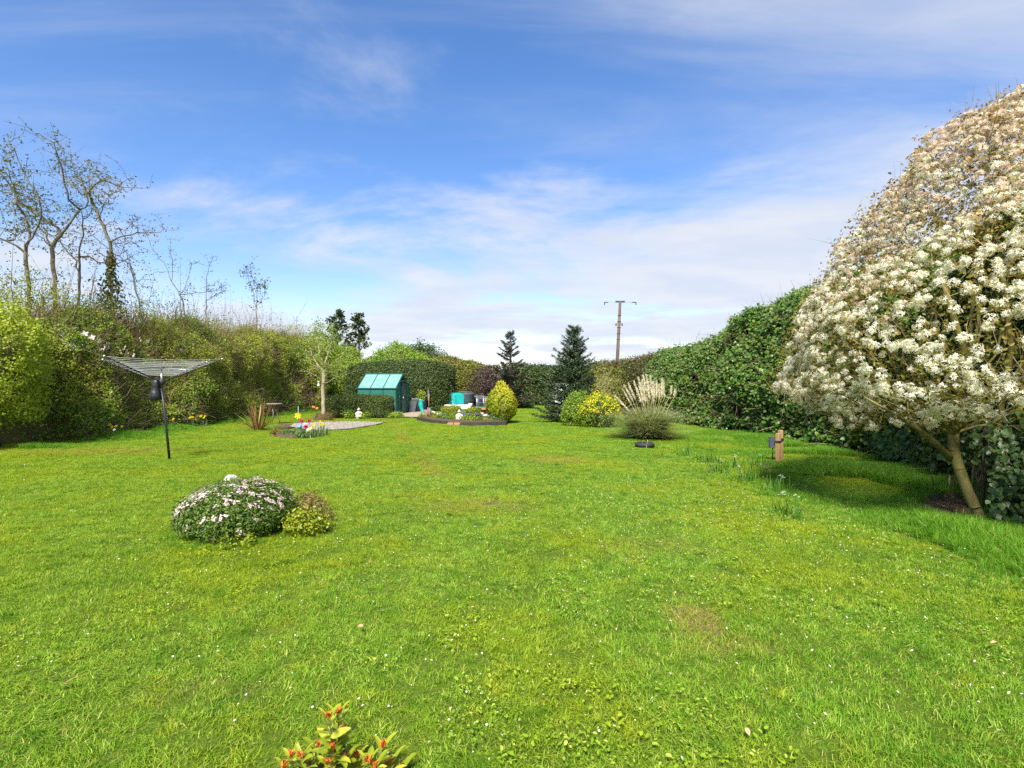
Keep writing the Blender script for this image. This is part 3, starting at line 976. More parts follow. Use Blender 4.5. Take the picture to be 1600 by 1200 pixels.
def gn_scatter(name, pts, rots, scales, idx, protos, kind='stuff', label=None, cat=None):
    coll = bpy.data.collections.new(name + '_pieces')
    for i, me in enumerate(protos):
        o = bpy.data.objects.new('%s_piece_%02d' % (name, i), me)
        coll.objects.link(o)
    me = bpy.data.meshes.new(name)
    me.vertices.add(len(pts))
    me.vertices.foreach_set('co', np.asarray(pts, np.float32).ravel())
    for nm, typ, key, arr in (('rot', 'FLOAT_VECTOR', 'vector', rots), ('scl', 'FLOAT_VECTOR', 'vector', scales), ('pick', 'INT', 'value', idx)):
        a = me.attributes.new(nm, typ, 'POINT')
        a.data.foreach_set(key, np.asarray(arr, np.int32 if typ == 'INT' else np.float32).ravel())
    me.update()
    o = link(name, me, kind=kind)
    tag(o, label, cat)
    ng = bpy.data.node_groups.new(name + '_scatter', 'GeometryNodeTree')
    ng.interface.new_socket('Geometry', in_out='INPUT', socket_type='NodeSocketGeometry')
    ng.interface.new_socket('Geometry', in_out='OUTPUT', socket_type='NodeSocketGeometry')
    gi = ng.nodes.new('NodeGroupInput'); go = ng.nodes.new('NodeGroupOutput')
    ip = ng.nodes.new('GeometryNodeInstanceOnPoints')
    ci = ng.nodes.new('GeometryNodeCollectionInfo')
    ci.inputs['Collection'].default_value = coll
    ci.inputs['Separate Children'].default_value = True
    ci.inputs['Reset Children'].default_value = True

    def attr(nm, typ):
        n = ng.nodes.new('GeometryNodeInputNamedAttribute')
        n.data_type = typ
        n.inputs['Name'].default_value = nm
        return n.outputs['Attribute']
    lk = ng.links.new
    lk(gi.outputs[0], ip.inputs['Points'])
    lk(ci.outputs[0], ip.inputs['Instance'])
    ip.inputs['Pick Instance'].default_value = True
    lk(attr('pick', 'INT'), ip.inputs['Instance Index'])
    lk(attr('rot', 'FLOAT_VECTOR'), ip.inputs['Rotation'])
    lk(attr('scl', 'FLOAT_VECTOR'), ip.inputs['Scale'])
    lk(ip.outputs[0], go.inputs[0])
    md = o.modifiers.new('scatter', 'NODES')
    md.node_group = ng
    return o


HEDGE_R = [(4.9, 2.2), (5.7, 4.4), (6.6, 6.5), (7.1, 8.5), (7.4, 10.5), (7.5, 13.0), (7.3, 16.5), (6.8, 19.5), (6.35, 22.0), (5.95, 25.0)]


def grass():
    g = np.random.default_rng(5)
    size = 0.5
    protos = []
    for k in range(6):
        V, F, r = scatter_patch('patch', 2500, size * 1.12, 0.016, 0.042, 0.0036, 1.3, g, 85)
        protos.append(make_mesh('grass_patch', V, F, r, M['grass']))
    xs = np.arange(-14, 8.6, 0.345); ys = np.arange(0.9, 37.5, 0.345)
    X, Y = np.meshgrid(xs, ys, indexing='ij')
    x = X.ravel() + g.uniform(-.06, .06, X.size); y = Y.ravel() + g.uniform(-.06, .06, X.size)
    keep = (np.abs(x) < y * 0.99 + 2.2)
    hx = np.interp(y, [p[1] for p in HEDGE_R], [p[0] for p in HEDGE_R])
    keep &= x < hx + 0.3
    keep &= x > -12.5
    for b in BEDS:
        keep &= ~inside(b, x, y)
    keep &= ~(inside(MULCH, x, y) & (g.random(len(x)) < 0.7))
    x, y = x[keep], y[keep]
    n = len(x)
    worn = np.zeros(n)
    for wx, wy, rx, ry, s in WORN:
        d = np.hypot((x - wx) / rx, (y - wy) / ry)
        worn = np.maximum(worn, s * np.clip(1.3 - d, 0, 1))
    p = np.stack([x, y, 0 * x], 1)
    hz = 0.85 + 0.42 * noise3(p, 1.3, 3) + 0.20 * noise3(p, 0.35, 8)
    hz *= 1 - 0.5 * worn
    drop = g.random(n) < worn * 0.12
    p[:, 2] = height(x, y)
    rots = np.stack([g.normal(0, .03, n), g.normal(0, .03, n), g.uniform(0, 2 * np.pi, n)], 1)
    sc = np.stack([np.ones(n), np.ones(n), np.clip(hz, .62, 1.5)], 1)
    k = ~drop
    gn_scatter('grass', p[k], rots[k], sc[k], g.integers(0, 6, n)[k], protos, label='short mown bright green lawn grass', cat='grass')

    # weedy rosettes and clover that lie between the blades
    lv = []
    for k in range(4):
        L = Leaves()
        m = 26
        pos = np.stack([g.normal(0, .05, m), g.normal(0, .05, m), g.uniform(.012, .030, m)], 1)
        L.leaves(pos, np.tile([0, 0, 1.0], (m, 1)), g.uniform(.009, .020, m), 'oval', spread=.35)
        lv.append(make_mesh('clover', np.concatenate(L.V), np.concatenate(L.F), np.concatenate(L.r), M['grass']))
    n = 1500
    y = 1.6 + 16 * g.random(n) ** 1.6; x = g.uniform(-1.05, 0.9, n) * (y + .5)
    p = np.stack([x, y, 0 * x], 1)
    ok = (noise3(p, 1.3, 21) > 0.02) & (x < np.interp(y, [q[1] for q in HEDGE_R], [q[0] for q in HEDGE_R]) - .8) & (x > -11.5)
    p = p[ok]; p[:, 2] = height(p[:, 0], p[:, 1]); n = len(p)
    s = g.uniform(.7, 1.5, n)
    gn_scatter('clover', p, np.stack([0 * s, 0 * s, g.uniform(0, 6.28, n)], 1), np.stack([s, s, s], 1), g.integers(0, 4, n), lv, label='low clover and weeds scattered through the lawn', cat='clover')

    # daisies: a disc of petals on a short stem
    def daisy():
        V = []; F = []
        m = 9
        for i in range(m):
            a = 2 * math.pi * i / m; b = 2 * math.pi * (i + .8) / m
            o = len(V)
            V += [(0, 0, .034), (.009 * math.cos(a), .009 * math.sin(a), .038), (.009 * math.cos(b), .009 * math.sin(b), .037)]
            F.append((o, o + 1, o + 2))
        return make_mesh('daisy', V, np.array(F), np.full(m, .8), M['paleflower'])
    n = 3400
    y = 2.0 + 20 * g.random(n) ** 1.0; x = g.uniform(-1.0, 0.92, n) * (y + .3)
    p = np.stack([x, y, 0 * x], 1)
    dens = noise3(p, 0.7, 33) + 0.6 * noise3(p, 2.0, 14)
    ok = (dens > 0.32 + 0.25 * g.random(n)) & (x < np.interp(y, [q[1] for q in HEDGE_R], [q[0] for q in HEDGE_R]) - .7) & (x > -11.5)
    for b in BEDS:
        ok &= ~inside(b, x, y)
    p = p[ok]; p[:, 2] = height(p[:, 0], p[:, 1]); n = len(p)
    s = g.uniform(.38, .68, n)
    gn_scatter('daisies', p, np.stack([g.normal(0, .35, n), g.normal(0, .35, n), 0 * s], 1), np.stack([s, s, s], 1), np.zeros(n, int), [daisy()], label='tiny white daisies dotted over the lawn', cat='daisies')

    # fallen petals below and to the left of the blossoming tree
    pet = make_mesh('petal', [(-.008, 0, 0), (0, -.004, .002), (.008, 0, 0), (0, .004, .002)], np.array([[0, 1, 2], [0, 2, 3]]), [.6, .6], M['amelflower'])
    n = 2800
    x = 3.6 - g.exponential(2.3, n) + g.normal(0, .8, n); y = np.abs(g.normal(4.4, 2.0, n)) + 1.3
    p = np.stack([x, y, height(x, y) + g.uniform(.035, .06, n)], 1)
    p = p[(x < np.interp(y, [q[1] for q in HEDGE_R], [q[0] for q in HEDGE_R]) - .4)]
    n = len(p); s = g.uniform(.6, 1.2, n)
    gn_scatter('fallen_petals', p, g.normal(0, .5, (n, 3)) + np.stack([0 * s, 0 * s, g.uniform(0, 6.28, n)], 1), np.stack([s, s, s], 1), np.zeros(n, int), [pet], label='small white petals fallen on the lawn', cat='petals')


def long_grass():
    g = np.random.default_rng(6)
    protos = []
    for k in range(5):
        V, F, r = scatter_patch('tuft', 70, 0.16, 0.07, 0.22, 0.007, 0.9, g)
        protos.append(make_mesh('grass_tuft', V, F, r, M['longgrass']))

    def strip(name, label, pts, sc):
        n = len(pts)
        pts = pts.copy(); pts[:, 2] = height(pts[:, 0], pts[:, 1])
        gn_scatter(name, pts, np.stack([0 * sc, 0 * sc, g.uniform(0, 6.28, n)], 1), np.stack([sc, sc, sc], 1), g.integers(0, 5, n), protos, label=label, cat='grass')
    # right: between the mown edge and the hedge
    y = g.uniform(2.0, 17.0, 9000)
    hx = np.interp(y, [q[1] for q in HEDGE_R], [q[0] for q in HEDGE_R])
    edge = np.interp(y, [2, 4.2, 6, 8, 11, 14, 17], [3.2, 3.75, 3.7, 3.7, 4.0, 4.9, 6.3])
    yy = np.stack([y, 0 * y, 0 * y], 1)
    edge = edge + 0.45 * noise3(yy, .8, 4) + .25 * noise3(yy, 2.6, 5) - np.abs(g.normal(0, .30, len(y)))
    x = edge + (hx - .1 - edge) * g.random(len(y))
    p = np.stack([x, y, 0 * x], 1)
    k = (noise3(p, 1.2, 6) + .5 * noise3(p, .5, 2) > -0.15 + .5 * np.exp(-(x - edge) / .35) * g.random(len(x))) & ~inside(MULCH, x, y)
    s = np.clip(0.62 + .5 * noise3(p, .9, 11), .25, 1.15) * np.clip((x - edge) / .9 + .25, .25, 1)
    strip('long_grass', 'longer lush green grass along the foot of the right hedge', p[k], s[k])
    # where the mower could not reach round the flowering shrub
    c = G(368, 828)
    a = g.uniform(0, 6.28, 150); r = g.uniform(.42, .66, 150)
    q = np.stack([c[0] + r * np.cos(a), c[1] + r * np.sin(a), 0 * a], 1)
    strip('long_grass', 'ragged ring of longer grass round the foot of the flowering shrub', q, g.uniform(.14, .32, 150))
    # left: below the wild hedge
    y = g.uniform(12.5, 30.0, 1300)
    x = -11.5 + np.abs(g.normal(0, .62, len(y))) + .45 * noise3(np.stack([y, 0 * y, 0 * y], 1), .6, 4)
    p = np.stack([x, y, 0 * x], 1)
    s = np.clip(.75 + .8 * noise3(p, .8, 11), .2, 1.5) * np.clip(1.25 - .55 * (x + 11.5), .25, 1)
    strip('long_grass', 'uncut grass fringe below the tangled left hedge', p, s)


ground()
for nm, poly, z, top, mt in (('gravel_bed', GRAVEL, 0.012, 0.018, 'gravelbase'), ('soil_rim', SOILRIM, 0.004, 0.012, 'soil'), ('front_bed_soil', FRONTBED, 0.0, 0.06, 'soil'),
                             ('island_bed_soil', ISLAND, 0.040, 0.10, 'soil'), ('path', PATH, 0.034, 0.004, 'paving'), ('mulch_bed', MULCH, 0.034, 0.02, 'soil')):
    patch_sheet(nm, poly, z, M[mt], top=top)
grass()
long_grass()


def pebbles():
    g = np.random.default_rng(9)
    poly = np.array(GRAVEL)
    n = 9000
    x = g.uniform(poly[:, 0].min(), poly[:, 0].max(), n); y = g.uniform(poly[:, 1].min(), poly[:, 1].max(), n)
    k = inside(GRAVEL, x, y)
    x, y = x[k], y[k]; n = len(x)
    oct_ = np.array([[1, 0, 0], [-1, 0, 0], [0, 1, 0], [0, -1, 0], [0, 0, .7], [0, 0, -.7]])
    f = np.array([[0, 2, 4], [2, 1, 4], [1, 3, 4], [3, 0, 4]])
    s = g.uniform(.010, .026, n)
    a = g.uniform(0, 6.28, n)
    O = np.stack([oct_[None, :, 0] * np.cos(a)[:, None] - oct_[None, :, 1] * np.sin(a)[:, None], oct_[None, :, 0] * np.sin(a)[:, None] + oct_[None, :, 1] * np.cos(a)[:, None], np.repeat(oct_[None, :, 2], n, 0)], 2)
    O = O * g.uniform(.7, 1.3, (n, 6, 1))
    V = np.stack([x, y, np.full(n, .036)], 1)[:, None] + O * s[:, None, None]
    F = (np.arange(n)[:, None, None] * 6 + f[None]).reshape(-1, 3)
    me = make_mesh('gravel', V.reshape(-1, 3), F, np.repeat(g.random(n), 4), M['stone_chip'])
    tag(link('gravel', me), 'pale grey gravel in the small round clearing', 'gravel', kind='stuff')
    # bark chips below the blossoming tree
    poly = np.array(MULCH)
    n = 900
    x = g.uniform(poly[:, 0].min(), poly[:, 0].max(), n); y = g.uniform(poly[:, 1].min(), poly[:, 1].max(), n)
    k = inside(MULCH, x, y); p = np.stack([x[k], y[k], g.uniform(.05, .07, k.sum())], 1)
    L = Leaves()
    L.leaves(p, np.tile([0, 0, 1.0], (len(p), 1)), g.uniform(.02, .06, len(p)), 'long', spread=.3, aspect=1.3)
    tag(L.build('mulch', M['mulchchip']), 'brown bark chips below the blossoming tree', 'mulch', kind='stuff')


pebbles()


# ---------------------------------------------------------------- hedges
LH_PATH = [(-13.3, 13.6), (-13.35, 17.0), (-13.3, 21.0), (-13.2, 25.0), (-13.0, 28.5), (-12.3, 32.0)]
LH_H = [3.2, 3.45, 3.65, 3.85, 4.0, 4.1]


def left_hedge():
    t = thing('mixed_hedge', 'tall tangled olive-green hedge with brown twigs along the left side', 'hedge', (-12.9, 22, 0))
    off = np.array([-12.9, 22, 0.0])
    lv = Leaves()
    Pp, nn = hedge_points(LH_PATH, LH_H, 3.8, 22000, 0.50, expo=1.0, depth=0.09, seed=4, back=0.15, scale=0.6)
    dens = noise3(Pp, 1.1, 17) + .6 * noise3(Pp, 2.6, 18)
    k = (dens + rng.normal(0, .4, len(Pp)) > -0.35) & ((Pp[:, 2] > 0.45) | (rng.random(len(Pp)) < .5))
    Pp, nn = Pp[k], nn[k]
    pos, nr, rd = sprigs(Pp, nn, 8, 0.20, 0.05)
    nr = nr * .5 + LIGHTWARD
    fresh = noise3(pos, .55, 23) + .5 * noise3(pos, 1.6, 24) + rng.normal(0, .12, len(pos)) > .22
    lvg = Leaves()
    lvg.leaves(pos[fresh] - off, nr[fresh], rng.uniform(.05, .09, fresh.sum()), 'diamond', rd[fresh], spread=.9)
    lvg.build('fresh_foliage', M['greenhedge'], t)
    pos, nr, rd = pos[~fresh], nr[~fresh], rd[~fresh]
    lv.leaves(pos - off, nr, rng.uniform(.045, .085, len(pos)), 'diamond', rd, spread=.9)
    # leafy uprights on the loose, ragged top
    s = 6500
    yv = rng.uniform(13.7, 32, s); cx = np.interp(yv, [p[1] for p in LH_PATH], [p[0] for p in LH_PATH])
    hh = np.interp(yv, [p[1] for p in LH_PATH], LH_H)
    q = np.stack([yv, 0 * yv, 0 * yv], 1)
    crest = .45 + .65 * noise3(q, .7, 19) + .55 * noise3(q, 2.1, 20)
    Pt = np.stack([cx - .25 + rng.normal(0, .38, s), yv, hh - .9 + (np.maximum(crest, 0) + .9) * rng.random(s) ** 1.25], 1)
    pos, nr, rd = sprigs(Pt, np.tile([.5, 0, .6], (len(Pt), 1)), 5, 0.32, 0.06)
    lv.leaves(pos - off, nr, rng.uniform(.04, .075, len(pos)), 'diamond', rd, spread=1.2)
    lv.build('foliage', M['lefthedge'], t)
    # twigs: a brown tangle in the face, long shoots out of the top
    Pw, nw = hedge_points(LH_PATH, LH_H, 3.8, 9500, 0.50, expo=1.0, depth=0.06, seed=4, back=.1, scale=.6)
    d = unit(nw * .35 + rng.normal(0, .75, (len(Pw), 3)) + np.array([0, 0, .45]))
    V1, F1, r1, _, _ = twig_arrays(Pw, d, rng.uniform(.25, .8, len(Pw)), rng.uniform(.004, .009, len(Pw)))
    Pu, nu = hedge_points(LH_PATH, LH_H, 1.5, 2400, 0.25, depth=0.3, seed=5, back=.3)
    Pu = Pu[Pu[:, 2] > 2.7]
    du = unit(np.array([0, 0, 1.0]) + rng.normal(0, .28, (len(Pu), 3)))
    lu = rng.gamma(2.2, .28, len(Pu)) + .25
    V2, F2, r2, mid, tip = twig_arrays(Pu, du, lu, rng.uniform(.005, .011, len(Pu)), .10)
    me = make_mesh('twigs', np.concatenate([V1, V2]) - off, np.concatenate([F1, F2 + len(V1)]), np.concatenate([r1, r2]), M['twig'])
    link('twigs', me, t, kind='stuff')
    lv2 = Leaves()
    f = rng.random((len(Pu), 4, 1))
    q = (mid[:, None] * (1 - f) + tip[:, None] * f).reshape(-1, 3)
    lv2.leaves(q - off, rng.normal(0, 1, q.shape), rng.uniform(.035, .065, len(q)), 'diamond', spread=1.0)
    lv2.build('shoot_leaves', M['springleaf'], t)
    # upright stems that stand clear of the top
    m = 420
    yv = rng.uniform(13.6, 31.5, m); cx = np.interp(yv, [p[1] for p in LH_PATH], [p[0] for p in LH_PATH]) - .2 + rng.normal(0, .35, m)
    st = np.stack([cx, yv, rng.uniform(1.6, 2.6, m)], 1)
    V3, F3, r3, mid3, tip3 = twig_arrays(st, unit(np.array([0, 0, 1.0]) + rng.normal(0, .16, (m, 3))), 1.3 + rng.gamma(2.0, .45, m), rng.uniform(.006, .018, m), .06)
    link('stems', make_mesh('stems', V3 - off, F3, r3 * .7, M['twig']), t, kind='stuff')
    f = rng.random((m, 22, 1))
    q = (mid3[:, None] * (1 - f) + tip3[:, None] * f).reshape(-1, 3) + rng.normal(0, .11, (m * 22, 3))
    lv3 = Leaves()
    lv3.leaves(q - off, rng.normal(0, 1, q.shape), rng.uniform(.04, .08, len(q)), 'diamond', spread=1.0)
    lv3.build('stem_leaves', M['springleaf'], t)
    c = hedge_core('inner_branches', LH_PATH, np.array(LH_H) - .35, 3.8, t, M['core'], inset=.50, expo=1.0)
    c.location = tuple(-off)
    # pale blossoms in the upper face
    fl = blossom_mesh()
    for (u, v) in ((126, 522), (138, 528), (150, 533), (158, 545), (181, 550), (192, 551), (204, 556), (190, 544), (212, 531), (226, 534)):
        y = 12.0 / ((800 - u) / FPX)
        link('blossom', fl, t, P(u, v, y) + np.array([.12, 0, 0]) - off, (0, R(70), rng.uniform(0, 6)), (1, 1, 1))
    return t


def blossom_mesh():
    V = []; F = []
    for i in range(9):
        a = 2 * math.pi * i / 9; rr = .075 if i % 2 else .055
        o = len(V)
        V += [(0, 0, .02), (rr * math.cos(a - .3), rr * math.sin(a - .3), .03), (rr * 1.2 * math.cos(a), rr * 1.2 * math.sin(a), .045 * (i % 2)), (rr * math.cos(a + .3), rr * math.sin(a + .3), .03)]
        F += [(o, o + 1, o + 2), (o, o + 2, o + 3)]
    return make_mesh('blossom', V, np.array(F), rng.random(len(F)), M['pinkflower'])


def right_hedge():
    t = thing('ivy_hedge', 'tall dark green ivy-covered hedge along the right side', 'hedge', (7, 10, 0))
    off = np.array([7, 10, 0.0])
    path = [(p[0] + 1.15, p[1]) for p in HEDGE_R]
    H = [4.0, 4.1, 4.15, 4.2, 4.2, 4.05, 3.95, 3.4, 2.95, 2.75]
    lv = Leaves()
    Pp, nn = hedge_points(path, H, 2.6, 29000, 0.27, expo=.50, front=-1, back=0.15, depth=0.12, seed=14, scale=.7)
    dens = noise3(Pp, 1.3, 27) + .5 * noise3(Pp, 3.0, 28)
    k = dens + rng.normal(0, .35, len(Pp)) > -0.40
    Pp, nn = Pp[k], nn[k]
    pos, nr, rd = sprigs(Pp, nn, 5, 0.16, 0.06)
    nr = unit(nr * .6 + LIGHTWARD)
    lv.leaves(pos - off, nr, rng.uniform(.055, .105, len(pos)), 'ivy', rd, spread=.5, droop=1.2)
    lv.build('foliage', M['ivy'], t)
    Pw, nw = hedge_points(path, H, 2.6, 4200, 0.27, expo=.50, front=-1, back=.1, depth=0.08, seed=14, scale=.7)
    d = unit(nw * .3 + rng.normal(0, .8, (len(Pw), 3)))
    V1, F1, r1, _, _ = twig_arrays(Pw, d, rng.uniform(.2, .7, len(Pw)), rng.uniform(.004, .009, len(Pw)))
    me = make_mesh('twigs', V1 - off, F1, r1, M['twig'])
    link('twigs', me, t, kind='stuff')
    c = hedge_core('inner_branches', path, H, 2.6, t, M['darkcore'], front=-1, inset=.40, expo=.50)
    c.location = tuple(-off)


def far_right_hedge():
    path = [(7.2, 23.0), (6.9, 25.0), (6.55, 27.5), (6.1, 31.0), (5.2, 35.0)]
    H = [2.7, 2.7, 2.6, 2.6, 2.5]
    t = thing('brownish_hedge', 'lower brownish-green hedge continuing beyond the ivy on the right', 'hedge', (6.8, 26, 0))
    off = np.array([6.8, 26, 0.0])
    lv = Leaves()
    Pp, nn = hedge_points(path, H, 1.9, 9000, 0.25, front=-1, back=.2, depth=.12, seed=44)
    pos, nr, rd = sprigs(Pp, nn, 5, .2, .06)
    lv.leaves(pos - off, nr, rng.uniform(.06, .11, len(pos)), 'diamond', rd, spread=.8)
    lv.build('foliage', M['ivybrown'], t)
    hedge_core('inner_branches', path, H, 1.9, t, M['core'], front=-1, inset=.32).location = tuple(-off)


def simple_hedge(name, label, path, H, width, mat, n, size, amp=.12, per=5, length=.14, core='core', front=1, depth=.08, seed=3, shape='diamond', inset=.25, expo=.32, jit=.05, scale=.9):
    c = np.append(np.mean(np.asarray(path, float), 0), 0.0)
    t = thing(name, label, 'hedge', c)
    lv = Leaves()
    Pp, nn = hedge_points(path, H, width, n, amp, front=front, back=.5, depth=depth, seed=seed, expo=expo, scale=scale)
    pos, nr, rd = sprigs(Pp, nn, per, length, jit)
    pos[:, 2] = np.maximum(pos[:, 2], .02)
    lv.leaves(pos - c, nr, size * rng.uniform(.7, 1.3, len(pos)), shape, rd, spread=.7)
    lv.build('foliage', M[mat], t)
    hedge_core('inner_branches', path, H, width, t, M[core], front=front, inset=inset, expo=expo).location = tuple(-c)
    return t


def hedges():
    left_hedge()
    right_hedge()
    far_right_hedge()
    # the clipped hedges in the middle
    simple_hedge('clipped_hedge', 'low clipped dark hedge with rounded end in front of the greenhouse', [(-8.6, 24.3), (-6.9, 24.4), (-5.35, 24.3)], [.94, .98, .92], 1.25, 'boxleaf', 5200, .045, .04, 5, .05, 'darkcore', depth=.02, seed=61, inset=.10, jit=.02, scale=2.5)
    simple_hedge('yew_hedge', 'big smooth clipped dark yew hedge behind the greenhouse', [(-9.6, 31.0), (-7.0, 31.0), (-5.0, 30.9), (-3.25, 30.6)], [2.45, 2.80, 2.80, 2.6], 3.0, 'yew', 12000, .07, .09, 5, .08, 'darkcore', depth=.03, seed=62, inset=.16, jit=.03, expo=.58, scale=1.4)
    simple_hedge('far_hedge', 'olive-brown clipped hedge beside the purple shrub', [(-5.8, 37.5), (-4.0, 37.0), (-1.9, 36.6)], [3.2, 3.1, 2.7], 2.2, 'olivehedge', 7500, .10, .18, 5, .2, 'core', seed=63, expo=.4)
    simple_hedge('far_hedge', 'dark green conifer hedge closing the far end between the two spruces', [(-2.2, 38.5), (0.6, 38.5), (3.0, 38.3), (6.5, 37.5)], [2.6, 2.75, 2.6, 2.4], 2.2, 'darkhedge', 9000, .11, .22, 5, .22, 'darkcore', seed=64, expo=.4)


hedges()


# ---------------------------------------------------------------- trees behind the left hedge
def bare_tree(label, limbs, y, ntw=70, base_r=.07, leaves=4, dy=.9, tip_r=.0034, leafsize=(.045, .085), reach=.6):
    foot = P(*limbs[0][0], y); foot[2] = 0
    t = thing('bare_tree', label, 'tree', foot, group='bare trees rising out of the left hedge')
    L3 = []
    for li, lm in enumerate(limbs):
        # each limb leaves the picture plane as it goes up
        drift = rng.uniform(-dy, dy) if li else 0.0
        q = np.array([P(u, v, y) for u, v in lm])
        if li == 0:
            q[0] = foot
        q[:, 1] += drift * np.linspace(0, 1, len(lm))
        L3.append(q - foot)
    base = np.concatenate([np.stack([np.interp(np.linspace(.15, 1, 12), np.linspace(0, 1, len(l)), l[:, k]) for k in range(3)], 1) for l in L3[1:]])
    pick = base[rng.integers(0, len(base), ntw)]
    tg = pick + rng.normal(0, reach * .6, (ntw, 3)) * np.array([1, 1, .6]) + np.array([0, 0, reach * .55])
    g = grow(L3, tg, tip_r, .22, 1.9, .08, .03, base_r)
    branch_part(g, 'trunk', M['barkgrey'], t, 6, .016, 9)
    branch_part(g, 'branches', M['barkgrey'], t, 4, 0, .016)['kind'] = 'stuff'
    lv = Leaves()
    n = len(g['tips']); k = leaves
    f = rng.uniform(0, .5, (n, k, 1))
    q = g['tips'][:, None] - g['dirs'][:, None] * f + rng.normal(0, .05, (n, k, 3))
    lv.leaves(q.reshape(-1, 3), rng.normal(0, 1, (n * k, 3)), rng.uniform(*leafsize, n * k), 'diamond', spread=.8)
    lv.build('foliage', M['springleaf'], t)
    return t


def left_trees():
    bare_tree('leftmost bare tree with sparse new leaves forking above the hedge',
              [[(52, 690), (48, 560), (46, 470), (40, 395)], [(40, 395), (22, 378), (0, 366), (-25, 352)], [(40, 395), (44, 360), (33, 335), (14, 312), (0, 302)], [(40, 395), (55, 365), (74, 345), (78, 325), (66, 300), (52, 270), (44, 240), (40, 222)], [(22, 378), (5, 360), (-8, 340)],
               [(33, 335), (24, 300), (26, 272), (16, 255)]], 15.2, 230, .048)
    bare_tree('tall pale-trunked bare tree forking into the highest crown on the left',
              [[(90, 690), (88, 560), (87, 480), (81, 388)], [(81, 388), (58, 362), (36, 332), (20, 318), (0, 300)], [(81, 388), (94, 362), (104, 345), (110, 325), (130, 310), (115, 285), (100, 262), (90, 250)], [(94, 362), (72, 345), (50, 328), (28, 318), (-5, 310)],
               [(110, 325), (112, 290), (118, 262), (116, 240)], [(36, 332), (30, 300), (12, 272)], [(81, 388), (70, 372), (60, 350)]], 16.1, 320, .056)
    bare_tree('slender bare tree with crooked stem and long branch reaching right',
              [[(180, 680), (177, 540), (175, 470), (172, 378)], [(172, 378), (152, 344), (135, 310), (125, 285), (118, 256), (112, 238)], [(152, 344), (172, 330), (195, 324)], [(172, 378), (190, 365), (210, 358), (236, 357)], [(135, 310), (150, 296), (166, 290), (192, 288)],
               [(135, 310), (112, 290), (85, 270), (60, 252)], [(192, 288), (204, 305), (200, 318)]], 18.4, 280, .052)
    bare_tree('thin leaning bare tree between the two tallest trunks',
              [[(126, 685), (124, 560), (122, 480), (124, 425)], [(124, 425), (130, 395), (144, 362), (152, 346), (150, 330)], [(124, 425), (108, 402), (92, 386), (72, 372), (40, 352)], [(130, 395), (150, 410), (172, 400)]], 17.0, 140, .036)
    bare_tree('long bare stem slanting up to the left out of the hedge',
              [[(240, 672), (228, 520), (212, 452), (203, 412)], [(203, 412), (188, 402), (160, 380), (140, 362), (100, 340)], [(203, 412), (206, 440), (222, 448)], [(203, 412), (192, 385), (178, 372)]], 20.4, 80, .028)
    bare_tree('small bare twiggy tree with a forked leaning stem behind the hedge',
              [[(300, 668), (298, 540), (284, 462), (268, 440)], [(268, 440), (258, 410), (240, 394), (232, 372), (222, 352)], [(268, 440), (268, 405), (262, 372)], [(284, 462), (290, 430), (290, 408)], [(284, 462), (310, 455), (334, 448)]], 22.8, 70, .024, 3, reach=.4)
    bare_tree('thin bare sapling with one long upright shoot behind the hedge',
              [[(324, 660), (322, 540), (322, 470)], [(322, 470), (326, 435), (340, 404)], [(322, 470), (336, 455), (338, 448)]], 24, 45, .020, 4, reach=.4)
    bare_tree('bare sapling with several upright twigs near the small lawn tree',
              [[(404, 655), (402, 540), (400, 480)], [(400, 480), (394, 445), (386, 418)], [(400, 480), (408, 455), (402, 432)], [(400, 480), (420, 465), (424, 452)]], 28.7, 60, .022, 5, leafsize=(.08, .14), reach=.5)
    # ivy that wraps one trunk
    c = P(175, 480, 18.4); c[2] = 3.0
    t = thing('climbing_ivy', 'dark ivy clump wrapped round a bare trunk above the left hedge', 'ivy', c)
    lv = Leaves()
    n = 1500
    z = 3.0 * rng.random(n) ** 1.3; r = .50 * np.sqrt(rng.random(n)) * (1.05 - z / 3.4) + .03
    a = rng.uniform(0, 6.28, n)
    p = np.stack([r * np.cos(a) - .03 * z, r * np.sin(a), z], 1)
    p[:, :2] *= (1.0 + .9 * noise3(p, 1.7, 6))[:, None]
    p += rng.normal(0, .05, p.shape)
    lv.leaves(p, np.stack([np.cos(a), np.sin(a), .3 + 0 * a], 1), rng.uniform(.06, .11, n), 'ivy', spread=.6)
    lv.build('foliage', M['ivybrown'], t)
    # leafy shrub on a short trunk at the left edge
    c = np.array([-12.35, 12.75, 0.0])
    t = thing('leafy_shrub', 'olive-green leafy shrub on a short dark trunk at the left edge', 'shrub', c)
    mb = MB().tube([(0, .08, 0), (.05, .05, .35), (0, .05, .8), (.1, .1, 1.4)], [.13, .10, .09, .05], 8)
    mb.build('trunk', M['bark'], t, True)
    lv = Leaves()
    Pp, nn = rev_points((0, 0, 0), [(.60, .3), (.85, .85), (1.8, 1.15), (2.6, 1.0), (3.2, .45), (3.35, .05)], 3000, .2, 1.2, 71, .16)
    pos, nr, rd = sprigs(Pp, nn, 6, .18, .05)
    lv.leaves(pos, nr * .5 + LIGHTWARD, rng.uniform(.05, .09, len(pos)), 'diamond', rd, spread=.8)
    lv.build('foliage', M['lefthedge'], t)
    rev_core('inner_branches', (0, 0, 0), [(.95, .2), (1.3, .6), (1.9, .8), (2.6, .7), (3.1, .1)], t, M['core'], .7)
    # the hedge goes on out of view
    simple_hedge('mixed_hedge', 'near end of the wild hedge beyond the leafy shrub at the left edge', [(-13.1, 5.5), (-13.1, 8.0), (-13.1, 11.0)], [3.2, 3.2, 3.1], 1.8, 'lefthedge', 3200, .065, .2, 7, .2, seed=72)


left_trees()


